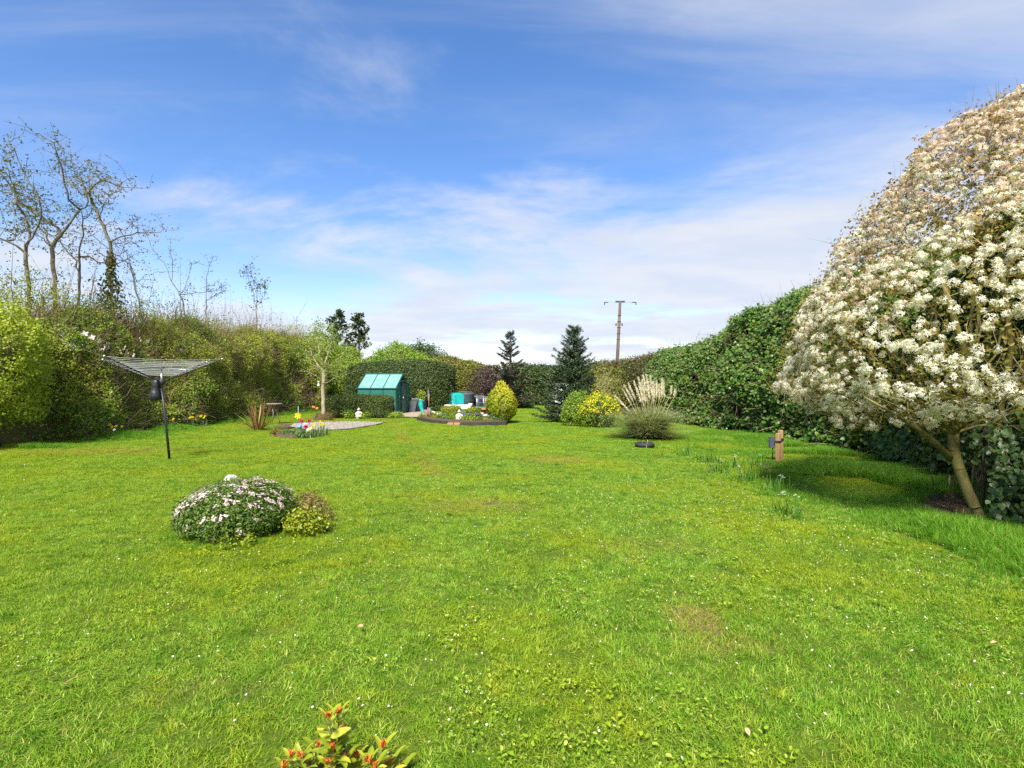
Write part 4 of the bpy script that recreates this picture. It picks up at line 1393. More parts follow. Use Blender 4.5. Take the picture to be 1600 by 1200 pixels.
# ---------------------------------------------------------------- background shrubs and trees
def tall_bush(name, label, u, y, prof, mat, n, size, cat='shrub', **kw):
    c = np.array([(u - 800) / FPX * y, y, 0.0])
    return bush(name, label, cat, c, prof, mat, n, size, **kw)


def conifer_dark(label, u, y, h, r, seed):
    """loose dark cypress with upswept tips"""
    c = np.array([(u - 800) / FPX * y, y, 0.0])
    t = thing('cypress_tree', label, 'tree', c, group='dark cypresses beyond the left hedge')
    MB().tube([(0, 0, 0), (.05, 0, h * .6), (0, 0, h * .97)], [.16, .10, .02], 7).build('trunk', M['bark'], t, True)
    lv = Leaves()
    g = np.random.default_rng(seed)
    n = 46
    for i in range(n):
        z = h * (0.25 + .75 * (i / n))
        L = r * (1.05 - (z / h) ** 2) * g.uniform(.6, 1.15) + .2
        a = g.uniform(0, 6.28)
        m = 40
        f = g.random(m) ** .7
        p = np.stack([L * f * math.cos(a), L * f * math.sin(a), z + .35 * L * f ** 2 + 0 * f], 1) + g.normal(0, .10, (m, 3))
        lv.leaves(p, g.normal(0, 1, (m, 3)) + np.array([0, 0, .8]), g.uniform(.16, .30, m), 'diamond', along=np.tile([math.cos(a), math.sin(a), .7], (m, 1)), spread=.4)
    lv.build('foliage', M['darkhedge'], t)


def spruce(name, label, c, h, r, mat, n_whorl, per, density, seed, droop=.15, lift=.3, bare=0.0):
    g = np.random.default_rng(seed)
    t = thing(name, label, 'tree', c)
    MB().tube([(0, 0, 0), (.02, .01, h * .5), (0, 0, h)], [h * .022 + .02, h * .013 + .01, .008], 8).build('trunk', M['bark'], t, True)
    lv = Leaves(); A = []; B = []; ra = []; rb = []
    for i in range(n_whorl):
        f = ((i + .3) / n_whorl) ** 1.25
        z = h * (0.05 + 0.93 * f)
        L0 = r * (1 - f) ** .85 * 1.0 + .10
        for k in range(per):
            if g.random() < bare * (1 - abs(f - .5)):
                continue
            a = 2 * math.pi * (k + g.random() * .9) / per + i * 1.3
            zj = g.normal(0, .35 * h / n_whorl)
            L = L0 * g.uniform(.55, 1.18)
            s = np.linspace(0, 1, 6)
            dirv = np.array([math.cos(a), math.sin(a)])
            zz = z + zj + L * (lift * f - droop * (1 - f)) * s + L * .22 * s ** 2.2
            pts = np.stack([dirv[0] * L * s, dirv[1] * L * s, zz], 1)
            rad = np.linspace(.010 + .010 * (1 - f), .003, 6)
            A.append(pts[:-1]); B.append(pts[1:]); ra.append(rad[:-1]); rb.append(rad[1:])
            m = int(density * L)
            q = g.random(m) ** .8
            base = np.stack([np.interp(q, s, pts[:, j]) for j in range(3)], 1)
            side = np.cross(np.append(dirv, 0), [0, 0, 1.0])
            wv = (g.random(m) * 2 - 1) * .30 * L * (1.05 - q) + g.normal(0, .015, m)
            base = base + side * wv[:, None] + np.array([0, 0, 1]) * (g.normal(0, .025, m) - .10 * np.abs(wv))[:, None]
            al = np.stack([dirv[0] + 0 * q, dirv[1] + 0 * q, .15 + 0 * q], 1) + side * np.sign(wv)[:, None] * .7
            lv.leaves(base, np.tile([0, 0, 1.0], (m, 1)), g.uniform(.07, .13, m) * (h / 4), 'long', along=al, spread=.5)
    lv.build('needles', M[mat], t)
    V, F = frustums(np.concatenate(A), np.concatenate(B), np.concatenate(ra), np.concatenate(rb), 4)
    link('branches', make_mesh('branches', V, F, np.full(len(F), .3), M['bark'], True), t, kind='stuff')
    return t


def background():
    conifer_dark('left one of two dark cypresses rising behind the small lawn tree', 526, 44, 7.4, 1.7, 81)
    conifer_dark('right one of two dark cypresses rising behind the small lawn tree', 560, 44, 7.2, 1.3, 82)
    big = [(0, 1.3), (1.0, 1.9), (2.0, 1.9), (3.0, 1.5), (3.6, .8), (3.9, .1)]
    tall_bush('leafy_bush', 'light green leafy bush behind the small lawn tree', 492, 32.5, [(0, 1.2), (1.2, 1.9), (2.6, 1.8), (3.8, 1.2), (4.5, .2)], 'lightgreen', 3400, .11, amp=.35, scale=.8, per=5, length=.35, jit=.10, depth=.25, seed=83)
    tall_bush('leafy_bush', 'fresh green bush rising left of the greenhouse', 538, 33.5, [(0, 1.2), (1.2, 1.9), (2.4, 1.7), (3.3, 1.0), (3.7, .2)], 'lightgreen', 3200, .10, amp=.3, scale=.9, per=5, length=.3, jit=.08, depth=.2, seed=84)
    tall_bush('leafy_bush', 'rounded bright green bush above the yew hedge', 625, 36.5, [(0, 2.0), (1.5, 2.6), (2.8, 2.3), (3.6, 1.3), (4.15, .2)], 'greenhedge', 4600, .12, amp=.35, scale=.8, per=5, length=.3, jit=.10, depth=.2, seed=85)
    tall_bush('leafy_bush', 'dark olive bush with twiggy top behind the yew hedge', 655, 40.5, [(0, 2.0), (1.5, 2.8), (3.0, 2.3), (4.0, 1.2), (4.7, .2)], 'darkhedge', 3800, .14, amp=.45, scale=.7, per=5, length=.5, jit=.12, depth=.3, seed=86)
    tall_bush('leafy_bush', 'small yellow bush peeping over the yew hedge', 679, 35.0, [(0, .6), (1.2, .95), (2.2, .9), (2.7, .55), (3.0, .1)], 'boxyellow', 1300, .09, amp=.2, scale=1.2, per=5, length=.2, jit=.06, depth=.1, seed=87)
    tall_bush('purple_shrub', 'dark purple-leaved shrub behind the golden conifer', 762, 33.5, [(.15, .5), (.6, 1.0), (1.4, 1.15), (2.1, .7), (2.6, .1)], 'purple', 1500, .085, amp=.35, scale=1.0, per=4, length=.35, jit=.10, depth=.25, seed=88, core=None)
    tall_bush('blossom_tree', 'pale white-blossomed tree seen between purple shrub and spruce', 783, 38.0, [(.5, .5), (1.2, .9), (2.0, .95), (2.6, .6), (3.0, .1)], 'blossom', 700, .07, amp=.4, scale=1.0, per=4, length=.4, jit=.12, depth=.3, seed=89, core=None, cat='tree')
    tall_bush('low_plant', 'low green leafy plant on the lawn beyond the golden conifer', 819, 33.5, dome(.55, .38), 'midgreen', 500, .09, amp=.05, per=4, length=.12, jit=.04, seed=90, core='darkcore')
    spruce('spruce_tree', 'thin sparse brownish spruce left of the far hedge', ((797 - 800) / FPX * 33, 33.0, 0), 4.95, 1.7, 'sparsespruce', 15, 7, 230, 91, .03, .45, .30)
    spruce('spruce_tree', 'full dark green spruce beside the yellow-flowered broom', ((896 - 800) / FPX * 21.6, 21.6, 0), 3.9, 1.45, 'spruce', 28, 9, 170, 92, .20, .40, .04)
    # small shrubs before the pampas
    tall_bush('round_shrub', 'rounded soft green shrub at the foot of the spruce', 903, 19.5, [(0, .50), (.3, .62), (.7, .55), (1.0, .32), (1.15, .05)], 'greenhedge', 1200, .055, amp=.10, scale=2.0, per=6, length=.10, jit=.04, depth=.05, seed=93, core='darkcore')
    t = tall_bush('broom_bush', 'yellow-flowered broom beside the pampas grass', 938, 18.9, [(0, .55), (.3, .68), (.7, .62), (1.0, .36), (1.18, .08)], 'greenhedge', 900, .05, amp=.12, scale=1.8, per=5, length=.16, jit=.05, depth=.05, seed=94, core='darkcore')
    Pp, nn = rev_points((0, 0, 0), [(.35, .66), (.7, .64), (1.0, .40), (1.2, .10)], 420, .12, 1.8, 94, .0)
    k = (Pp[:, 2] > .45) & (noise3(Pp, 3, 5) > -.35)
    pos, nr, rd = sprigs(Pp[k], nn[k], 5, .16, .03)
    lv = Leaves()
    lv.leaves(pos, nr, rng.uniform(.035, .06, len(pos)), 'diamond', rd, spread=.9)
    lv.build('flowers', M['broom'], t)
    tall_bush('leafy_bush', 'olive-yellow bush between the spruce and the right hedge', 948, 27.0, [(0, .9), (.8, 1.3), (1.6, 1.15), (2.1, .7), (2.4, .1)], 'olivehedge', 1500, .09, amp=.25, scale=1.1, per=5, length=.25, jit=.08, depth=.15, seed=95)


background()


def golden():
    c = np.array([(783.5 - 800) / FPX * 20.9, 20.9, 0.0])
    prof = [(.06, .30), (.25, .47), (.55, .58), (.85, .57), (1.10, .46), (1.33, .28), (1.52, .12), (1.58, .03)]
    t = thing('golden_conifer', 'egg-shaped golden yellow conifer at the end of the flower bed', 'conifer', c)
    lv = Leaves()
    Pp, nn = rev_points((0, 0, 0), prof, 5200, .05, 4.0, 51, .05)
    stri = noise3(Pp * np.array([5.5, 5.5, 1.2]), 1.0, 4)
    keep = stri + rng.normal(0, .35, len(Pp)) > -.45
    Pp, nn = Pp[keep], nn[keep]
    al = unit(nn * .35 + np.array([0, 0, 1.0]))
    rd = np.clip(.12 + .42 * (Pp[:, 2] / 1.58) + .25 * rng.random(len(Pp)) + .12 * nn[:, 0], 0, 1)  # yellower towards the top and the right side
    lv.leaves(Pp, nn, rng.uniform(.07, .14, len(Pp)), 'long', rd, along=al, spread=.4, aspect=1.3)
    lv.leaves(Pp + rng.normal(0, .02, Pp.shape), nn, rng.uniform(.05, .09, len(Pp)), 'long', np.clip(rd + .1, 0, 1), along=al, spread=.6)
    lv.build('foliage', M['golden'], t)
    Pp, nn = rev_points((0, 0, 0), [(.85, .58), (1.10, .47), (1.33, .29), (1.55, .10), (1.6, .02)], 420, .05, 4.0, 51, 0)
    k = rng.random(len(Pp)) < np.clip((Pp[:, 2] - .7) * 1.2 + .4 * nn[:, 0], .05, 1)  # bright tips gather towards the top and the right
    lv = Leaves()
    lv.leaves(Pp[k], nn[k], rng.uniform(.05, .10, k.sum()), 'long', along=unit(nn[k] * .5 + np.array([0, 0, 1.0])), spread=.4)
    lv.build('upper_tips', M['goldtip'], t)
    rev_core('inner_branches', (0, 0, 0), prof, t, M['core'], .82)


golden()


# ---------------------------------------------------------------- the blossoming tree on the right
def flower_cluster(seed, mat):
    """a rounded head of star-shaped flowers on one stalk"""
    g = np.random.default_rng(seed)
    V = [np.array([0, 0, -.04])]; F = []; r = []
    n = 15
    for i in range(n):
        z = 1 - 1.25 * (i + .5) / n; a = 2.4 * i + g.uniform(-.3, .3)
        q = math.sqrt(max(0, 1 - z * z))
        nz = unit(np.array([q * math.cos(a), q * math.sin(a), z]) + g.normal(0, .22, 3))
        ctr = np.array([q * math.cos(a) * .046, q * math.sin(a) * .046, z * .034]) * g.uniform(.75, 1.2)
        x = unit(np.cross(nz, [.3, .8, .1])); y = np.cross(nz, x)
        a0 = g.uniform(0, 6.28)
        c0 = len(V)
        V += [ctr, ctr * .9 + x * .0015]
        F.append((0, c0, c0 + 1)); r.append(.0)
        tone = g.random()
        for k in range(5):
            th = a0 + 2 * math.pi * k / 5 + g.normal(0, .12)
            d = math.cos(th) * x + math.sin(th) * y
            s = -math.sin(th) * x + math.cos(th) * y
            L = g.uniform(.019, .030); w = g.uniform(.0050, .0072)
            lift = g.uniform(-.004, .010)
            o = len(V)
            V += [ctr + d * L * .55 - s * w + nz * lift * .5, ctr + d * L + nz * lift, ctr + d * L * .55 + s * w + nz * lift * .5]
            F += [(c0, o, o + 1), (c0, o + 1, o + 2)]
            v = .6 * tone + .4 * g.random(); r += [v, v]
    return np.array(V), np.array(F), np.array(r)


AM_AXIS = np.array([6.05, 6.55, 0.0])
AM_PROF = [(1.02, 1.5), (1.12, 2.25), (1.40, 2.62), (1.9, 2.55), (2.4, 2.34), (2.9, 2.06), (3.4, 1.72), (3.9, 1.30), (4.3, .92), (4.6, .62), (4.95, .22), (5.05, .03)]


def amelanchier():
    foot = G(1534, 818)
    t = thing('blossom_tree', 'large white-blossomed tree with bronze leaves leaning in from the right', 'tree', foot)
    off = AM_AXIS - foot
    limbs = [[(0, 0, 0), (-.08, .02, .22), (-.16, .06, .48), (-.20, .12, .72), (-.14, .2, .95)]]
    ends, _ = rev_points((0, 0, 0), AM_PROF, 17, .1, .9, 31, .3)
    for e in ends:
        e = e + off
        s0 = np.array([-.14, .2, .95]) if rng.random() < .6 else np.array([.1, .3, 1.3])
        m1 = s0 + (e - s0) * .35 + np.array([0, 0, .35 * rng.random() + .1]); m2 = s0 + (e - s0) * .7 + np.array([0, 0, .25 * rng.random()])
        limbs.append([s0, m1, m2, e])
    limbs.insert(1, [(-.14, .2, .95), (.0, .28, 1.15), (.1, .3, 1.3)])
    Pt, nt = rev_points((0, 0, 0), AM_PROF, 420, .2, .9, 31, .25)
    g = grow(limbs, Pt + off, .0030, .2, 2.0, .06, .05, .052)
    branch_part(g, 'trunk', M['barkmoss'], t, 8, .022, 9)
    branch_part(g, 'branches', M['barkmoss'], t, 5, 0, .022)['kind'] = 'stuff'
    # the long low limb that reaches left, and two more stems from the foot
    limb = [P(1492, 722, 5.95), P(1462, 692, 5.85), P(1437, 672, 5.75), P(1410, 655, 5.65), P(1385, 640, 5.55), P(1350, 620, 5.5)]
    mb = MB().tube([p - foot for p in limb], [.036, .030, .026, .020, .014, .008], 7)
    mb.tube([limb[2] - foot, P(1442, 650, 5.8) - foot, P(1452, 630, 5.8) - foot, P(1470, 612, 5.8) - foot], [.016, .014, .010, .006], 6)
    mb.tube([limb[2] - foot, P(1420, 655, 5.9) - foot, P(1418, 628, 5.9) - foot], [.014, .010, .006], 6)
    mb.build('low_limb', M['barkmoss'], t, True)
    for pts, r0 in (([(.55, .35, 0), (.50, .30, .6), (.42, .25, 1.2), (.60, .30, 1.9), (.5, .3, 2.7)], .052), ([(.95, .1, 0), (.92, .05, .8), (.85, .0, 1.6), (.95, -.1, 2.4)], .06), ([(-.16, .2, .95), (-.02, .1, 1.35), (-.25, -.05, 1.9), (-.5, -.1, 2.6)], .055)):
        MB().tube(pts, np.linspace(r0, r0 * .4, len(pts)), 8).build('stem', M['barkmoss'], t, True)

    # blossom clusters on the shell, facing out and up
    n = 9500
    Pp, nn = rev_points((0, 0, 0), AM_PROF, n, .26, 1.1, 31, .06)
    dens = noise3(Pp, 3.2, 35) + .8 * noise3(Pp, 6.5, 36)
    keep = dens + .5 * (-nn[:, 0] - .3) + .22 * (Pp[:, 2] - 2.8) + rng.normal(0, .25, n) > -.18
    keep &= (Pp[:, 1] < 1.3)                       # the far side stays thinner
    keep &= ~((Pp[:, 2] < 1.25) & (rng.random(n) < .3))
    Pp, nn = Pp[keep], nn[keep]
    up = unit(nn * 1.0 + np.array([0, -.15, .40]) + rng.normal(0, .28, Pp.shape))
    camp = np.array([0, 0, EYE]) - AM_AXIS
    score = np.sum(nn * unit(camp - Pp), 1)
    dist = np.linalg.norm(Pp - camp, axis=1)
    wx = (Pp[:, 0] + AM_AXIS[0]) / (Pp[:, 1] + AM_AXIS[1])
    inview = (wx < 0.94) & (score > .05)
    order = np.argsort(np.where(inview, dist, dist + 100))
    big = set(order[:300].tolist())
    variants = [flower_cluster(s, None) for s in range(5)]
    vm = []
    for mt in ('amelflower', 'blushflower'):
        vm.append([make_mesh('flower_cluster', *v, M[mt]) for v in variants])
    # blush tints gather in the upper and left parts of the crown
    blush = np.clip(.10 + .42 * (Pp[:, 2] - 3.0) + .60 * (-nn[:, 0] - .45) + .35 * noise3(Pp, 1.0, 12), 0, .85)
    isb = rng.random(len(Pp)) < blush
    stores = (Leaves(), Leaves())
    for i in range(len(Pp)):
        z = Vector(up[i])
        q = z.to_track_quat('Z', 'Y')
        ang = rng.uniform(0, 6.28); sc = rng.uniform(.62, 1.25) * (.85 if nn[i, 0] < -.6 else 1.0)
        Mx = q.to_matrix() @ Matrix.Rotation(ang, 3, 'Z')
        k = int(rng.integers(5)); b = int(isb[i])
        if i in big:
            o = link('flower_cluster', vm[b][k], t, Pp[i] + off, Mx.to_euler(), (sc, sc, sc))
        else:
            V, F, r = variants[k]
            stores[b].add((V * sc) @ np.array(Mx).T + Pp[i] + off, F, r)
    stores[0].build('blossom', M['amelflower'], t)
    stores[1].build('blossom', M['blushflower'], t)
    # small bronze leaves round the clusters
    lv = Leaves()
    Pl, nl = rev_points((0, 0, 0), AM_PROF, 6500, .26, 1.1, 31, .16)
    k = Pl[:, 1] < 1.6
    pos, nr, rd = sprigs(Pl[k], nl[k], 5, .12, .05)
    rd = np.clip(rd * .6 + .12 * (pos[:, 2] - 1.6) + .1, 0, 1)
    lv.leaves(pos + off, nr, rng.uniform(.034, .066, len(pos)), 'diamond', rd, spread=.9, aspect=.75)
    Pl, nl = rev_points((0, 0, 0), AM_PROF, 2200, .22, .9, 31, .6)
    k = nl[:, 2] > -.2
    Pl, nl = Pl[k], nl[k]
    pos, nr, rd = sprigs(Pl, nl, 5, .15, .06)
    lv.leaves(pos + off, nr, rng.uniform(.025, .045, len(pos)), 'diamond', rd * .5, spread=.9)
    lv.build('leaves', M['amelleaf'], t)
    # fine twigs
    Pw, nw = rev_points((0, 0, 0), AM_PROF, 2600, .2, .9, 31, .22)
    Pw = Pw[Pw[:, 1] < 1.6]
    d = unit(rng.normal(0, .6, Pw.shape) + np.array([0, 0, .5]) + .4 * Pw / 2.5)
    V1, F1, r1, _, _ = twig_arrays(Pw + off, d, rng.uniform(.12, .4, len(Pw)), rng.uniform(.002, .005, len(Pw)))
    link('twigs', make_mesh('twigs', V1, F1, r1, M['twig']), t, kind='stuff')


amelanchier()


def near_ivy():
    """large-leaved ivy that climbs the tree foot at the right edge"""
    c = np.array([5.6, 6.0, 0.0])
    t = thing('climbing_ivy', 'broad-leaved ivy thicket at the foot of the blossoming tree', 'ivy', c)
    n = 1900
    pos = []
    for (u0, u1, v0, v1, y0, y1, m) in ((1545, 1690, 640, 830, 5.6, 6.5, 2100), (1470, 1530, 600, 720, 6.0, 6.5, 600), (1560, 1720, 560, 660, 6.2, 7.0, 800)):
        u = rng.uniform(u0, u1, m); v = rng.uniform(v0, v1, m)
        yy = y0 + (y1 - y0) * rng.random(m) ** .8 + .25 * np.sin(u * .05) * np.cos(v * .06)
        pos.append(np.stack([(u - 800) / FPX * yy, yy, EYE - (v - 600) / FPX * yy], 1))
    pos = np.concatenate(pos)
    pos = pos[(pos[:, 2] > .06)]
    k = noise3(pos, 3.5, 4) + rng.normal(0, .3, len(pos)) > -.4
    pos = pos[k] - c
    nr = np.tile(unit(np.array([-.35, -.65, .65])), (len(pos), 1))
    d = np.linalg.norm(pos + c - np.array([0, 0, EYE]), axis=1)
    wx = (pos[:, 0] + c[0]) / (pos[:, 1] + c[1])
    order = np.argsort(np.where(wx < .95, d, d + 50))
    L, T = LEAF['ivy']
    shared = [make_mesh('ivy_leaf', L * np.array([1, 1, 1.4]), T, np.full(len(T), q), M['ivynear'], False) for q in (.1, .3, .5, .7, .9)]
    for i in order[:300]:
        nn = Vector(unit(nr[i] + rng.normal(0, .35, 3)))
        q = nn.to_track_quat('Z', 'Y').to_matrix() @ Matrix.Rotation(rng.normal(-1.57, .6), 3, 'Z')
        s = rng.uniform(.045, .085)
        link('ivy_leaf', shared[int(rng.integers(5))], t, pos[i], q.to_euler(), (s, s, s))
    lv = Leaves()
    rest = order[300:]
    lv.leaves(pos[rest], nr[rest], rng.uniform(.045, .085, len(rest)), 'ivy', spread=.45, droop=1.5)
    lv.build('foliage', M['ivynear'], t)
    st = []
    for i in range(26):
        x = rng.uniform(-.5, .9); y = rng.uniform(.05, .6)
        st.append(([(x, y, 0), (x + rng.normal(0, .08), y, .5), (x + rng.normal(0, .15), y, 1.0), (x + rng.normal(0, .2), y + .05, 1.5)], rng.uniform(.005, .011)))
    mb = MB()
    for p, r in st:
        mb.tube(p, r, 5)
    mb.build('stems', M['bark'], t, True, kind='stuff')


near_ivy()


# ---------------------------------------------------------------- rotary washing line
def washing_line():
    base = G(265, 718)
    t = thing('rotary_washing_line', 'dark grey rotary washing line opened out on its pole on the lawn', 'washing line', base)
    hub = np.array([-.16, 0, 1.53])
    MB().tube([(0, 0, -.02), hub * .5, hub + np.array([0, 0, -.08])], .024, 10).build('pole', M['greypole'], t, True)
    MB().tube([hub + np.array([0, 0, -.06]), hub + np.array([0, 0, .20])], .018, 10).build('mast', M['silver'], t, True)
    MB().lathe([(.03, -.06), (.055, -.05), (.055, .03), (.04, .05), (.02, .06)], hub, 14).build('hub', M['black'], t, True)
    MB().lathe([(.02, -.02), (.06, -.01), (.065, .015), (.03, .03)], hub + np.array([0, 0, .29]), 14).build('top_collar', M['black'], t, True)
    MB().tube([hub + np.array([0, 0, .19]), hub + np.array([0, 0, .30])], .012, 8).build('top_mast', M['greypole'], t, True)
    tips = []
    Rr = 1.30
    for a in (173, 353, 83, 263):
        tip = hub + np.array([Rr * math.cos(R(a)), Rr * math.sin(R(a)), .46])
        tips.append(tip)
        arm = MB().tube([hub, hub + (tip - hub) * .5, tip], [.013, .012, .010], 8).build('arm', M['greypole'], t, True)
        mid = hub + (tip - hub) * .52
        MB().tube([hub + np.array([0, 0, .28]), mid], .007, 6).build('strut', M['silver'], arm, True)
        MB().lathe([(.014, -.02), (.02, 0), (.012, .02)], tip, 8).build('end_cap', M['silver'], arm, True)
        for q in np.linspace(.34, .96, 9):
            MB().lathe([(.016, -.010), (.019, 0), (.016, .012)], hub + (tip - hub) * q + np.array([0, 0, .004]), 6).build('line_clip', M['black'], arm)
    order = [0, 2, 1, 3]
    for q in np.linspace(.34, .98, 10):
        pts = []
        for i in range(4):
            A = hub + (tips[order[i]] - hub) * q; B = hub + (tips[order[(i + 1) % 4]] - hub) * q
            for f in np.linspace(0, 1, 7)[:-1]:
                p = A + (B - A) * f
                p = p + np.array([0, 0, -.035 * math.sin(math.pi * f) * q])
                pts.append(p)
        pts.append(pts[0])
        MB().tube(pts, .0026, 4, False).build('line', M['lineplastic'], t, True)
    # crumpled cover tied below the hub
    c = base + np.array([-.25, -.04, 1.20])
    b = thing('storage_bag', 'crumpled black cover tied under the hub of the washing line', 'bag', c)
    prof = [(.02, -.04), (.10, 0), (.125, .07), (.10, .15), (.062, .205), (.075, .25), (.095, .33), (.07, .38), (.02, .40)]
    mb = MB().lathe(prof, (0, 0, 0), 16, 1.0, .8)
    V = np.array(mb.v)
    V[:, :2] *= (1 + .42 * noise3(V, 9, 3) + .20 * noise3(V, 24, 4))[:, None]
    V[:, 0] += .12 * np.clip(V[:, 2] - .2, 0, 1)
    mb.v = [tuple(v) for v in V]
    mb.build('cover', M['black'], b, True)
    MB().tube([(.058 * math.cos(a), .052 * math.sin(a), .205) for a in np.linspace(0, 2 * math.pi, 13)], .009, 6, False).build('cord', M['bluecord'], b, True)


washing_line()


# ---------------------------------------------------------------- mound with pink flowers, stone ball, small plants
def mound():
    c = G(368, 828)
    prof = [(.02, .42), (.10, .545), (.20, .565), (.30, .51), (.39, .39), (.445, .24), (.48, .05)]
    t = bush('flowering_shrub', 'low domed green shrub with pale pink flowers on the lawn', 'shrub', c, prof, 'choisya', 2900, .042, 'long', 'darkcore', .055, 5.0, 6, .05, .02, .03, 41, spread=.9, k=.80)
    Pp, nn = rev_points((0, 0, 0), prof, 1500, .055, 5.0, 41, 0)
    w = np.clip((Pp[:, 2] - .12) * 3.4, .05, 1.0) * np.clip(.6 + .6 * noise3(Pp, 7, 3), .1, 1)
    k = rng.random(len(Pp)) < w * .62
    Pp, nn = Pp[k] + nn[k] * .03, nn[k]
    vs = []
    for s in range(4):
        g = np.random.default_rng(s + 40)
        V = [np.array([0, 0, -.02])]; F = []; r = []
        for i in range(6):
            ctr = g.normal(0, .013, 3) * np.array([1, 1, .6])
            c0 = len(V)
            V += [ctr, ctr * .8 + np.array([.002, 0, 0])]
            F.append((0, c0, c0 + 1)); r.append(0.)
            for q in range(4):
                a = q * math.pi / 2 + g.uniform(0, 1)
                o = len(V)
                d = np.array([math.cos(a), math.sin(a), .25]); sd = np.array([-math.sin(a), math.cos(a), 0])
                V += [ctr + d * .007 - sd * .004, ctr + d * .012, ctr + d * .007 + sd * .004]
                F += [(c0, o, o + 1), (c0, o + 1, o + 2)]
                v = g.random(); r += [v, v]
        vs.append(make_mesh('flower_cluster', V, np.array(F), r, M['pinkflower']))
    for i in range(min(300, len(Pp))):
        q = Vector(unit(nn[i] + np.array([0, 0, .3]))).to_track_quat('Z', 'Y').to_euler()
        s = rng.uniform(.8, 1.35)
        link('flower_cluster', vs[int(rng.integers(4))], t, Pp[i], q, (s, s, s))
    # stone ball behind
    b = P(361, 752, 6.35)
    st = thing('stone_ball', 'pale round stone ball showing above the pink-flowered shrub', 'ornament', (b[0], b[1], 0))
    mb = MB()
    mb.lathe([(.085 * math.cos(a), .085 * math.sin(a)) for a in np.linspace(-1.45, 1.5, 13)], (0, 0, b[2] - .005), 20)
    V = np.array(mb.v); V += unit(V - np.array([0, 0, b[2]])) * (.006 * noise3(V, 30, 2))[:, None]; mb.v = [tuple(v) for v in V]
    mb.build('ball', M['stonewhite'], st, True)
    MB().lathe([(.10, 0), (.10, .03), (.06, .06), (.045, .14), (.05, b[2] - .10), (.065, b[2] - .075)], (0, 0, 0), 16).build('pedestal', M['stonegrey'], st, True)
    # small neighbours
    cy = G(478, 834)
    bush('low_plant', 'small yellow-green leafy plant at the right foot of the flowering shrub', 'plant', cy + np.array([-.02, .08, 0]), [(0, .17), (.06, .21), (.13, .16), (.19, .03)], 'yellowleaf', 300, .035, 'diamond', None, .04, 5.0, 4, .06, .02, .03, 42, spread=.8)
    bush('low_plant', 'reddish-brown spiky little plant right behind the yellow-green one', 'plant', G(482, 817), [(0, .17), (.10, .21), (.22, .15), (.30, .03)], 'redbrown', 380, .040, 'long', None, .05, 5.0, 4, .08, .02, .04, 43, spread=.9)
    bush('low_plant', 'thin yellow-green seedling at the front foot of the flowering shrub', 'plant', G(372, 853), [(0, .13), (.04, .15), (.09, .03)], 'yellowleaf', 60, .03, 'diamond', None, .02, 5.0, 3, .04, .02, .02, 44, spread=.8)


mound()


def foreground_plant():
    """young shrub at the bottom edge: every leaf is a part"""
    c = np.array([-.64, 2.02, 0.0])
    t = thing('young_shrub', 'young lime-green shrub with red shoot tips at the bottom edge', 'shrub', c)
    L = np.array([[0, 0, 0], [.18, -.13, .03], [.5, -.17, .05], [.82, -.11, .01], [1, 0, -.10], [.82, .11, .01], [.5, .17, .05], [.18, .13, .03], [.5, 0, 0.0]])
    T = np.array([[0, 1, 8], [1, 2, 8], [2, 3, 8], [3, 4, 8], [4, 5, 8], [5, 6, 8], [6, 7, 8], [7, 0, 8]])
    lime = [make_mesh('leaf', L, T, np.full(8, q), M['limeleaf'], True) for q in (.1, .4, .7, .95)]
    red = [make_mesh('young_leaf', L * np.array([1, .9, 1.0]), T, np.full(8, q), M['redtip'], True) for q in (.1, .4, .75, .98)]
    tips = [(512, 1118), (528, 1112), (537, 1140), (495, 1165), (455, 1180), (470, 1178), (558, 1178), (598, 1165), (585, 1195), (627, 1198), (540, 1185), (515, 1190), (480, 1195), (565, 1200), (610, 1190), (500, 1205), (445, 1196), (575, 1188), (520, 1168)]
    for i, (u, v) in enumerate(tips):
        y = 2.02 + rng.uniform(-.08, .08)
        p = P(u, v + 5, y) - c
        b = np.array([p[0] * .35, rng.normal(0, .03), 0])
        mid = (p + b) / 2 + np.array([p[0] * .12, 0, .02])
        MB().tube([b, mid, p], [.0045, .0035, .002], 6).build('stem', M['bark'], t, True)
        for k in range(18):
            f = 1 - .035 * k - rng.uniform(0, .02)
            q = b + (p - b) * max(.3, f) + (mid - (p + b) / 2) * (4 * f * (1 - f)) - np.array([0, 0, .008 * k])
            a = 2.4 * k + rng.uniform(0, .8)
            el = .85 - .075 * k
            d = Vector((math.cos(a) * math.cos(el), math.sin(a) * math.cos(el), math.sin(el)))
            m = d.to_track_quat('X', 'Z').to_matrix() @ Matrix.Rotation(rng.normal(0, .3), 3, 'X')
            s = rng.uniform(.060, .090)
            link('leaf', lime[int(rng.integers(4))], t, q, m.to_euler(), (s, s, s))
        for k in range(9):
            a = 2.4 * k; el = rng.uniform(.7, 1.45)
            d = Vector((math.cos(a) * math.cos(el), math.sin(a) * math.cos(el), math.sin(el)))
            m = d.to_track_quat('X', 'Z').to_matrix()
            s = rng.uniform(.020, .034)
            link('young_leaf', red[int(rng.integers(4))], t, p + np.array([rng.normal(0, .006), rng.normal(0, .006), .004]), m.to_euler(), (s, s, s))


foreground_plant()


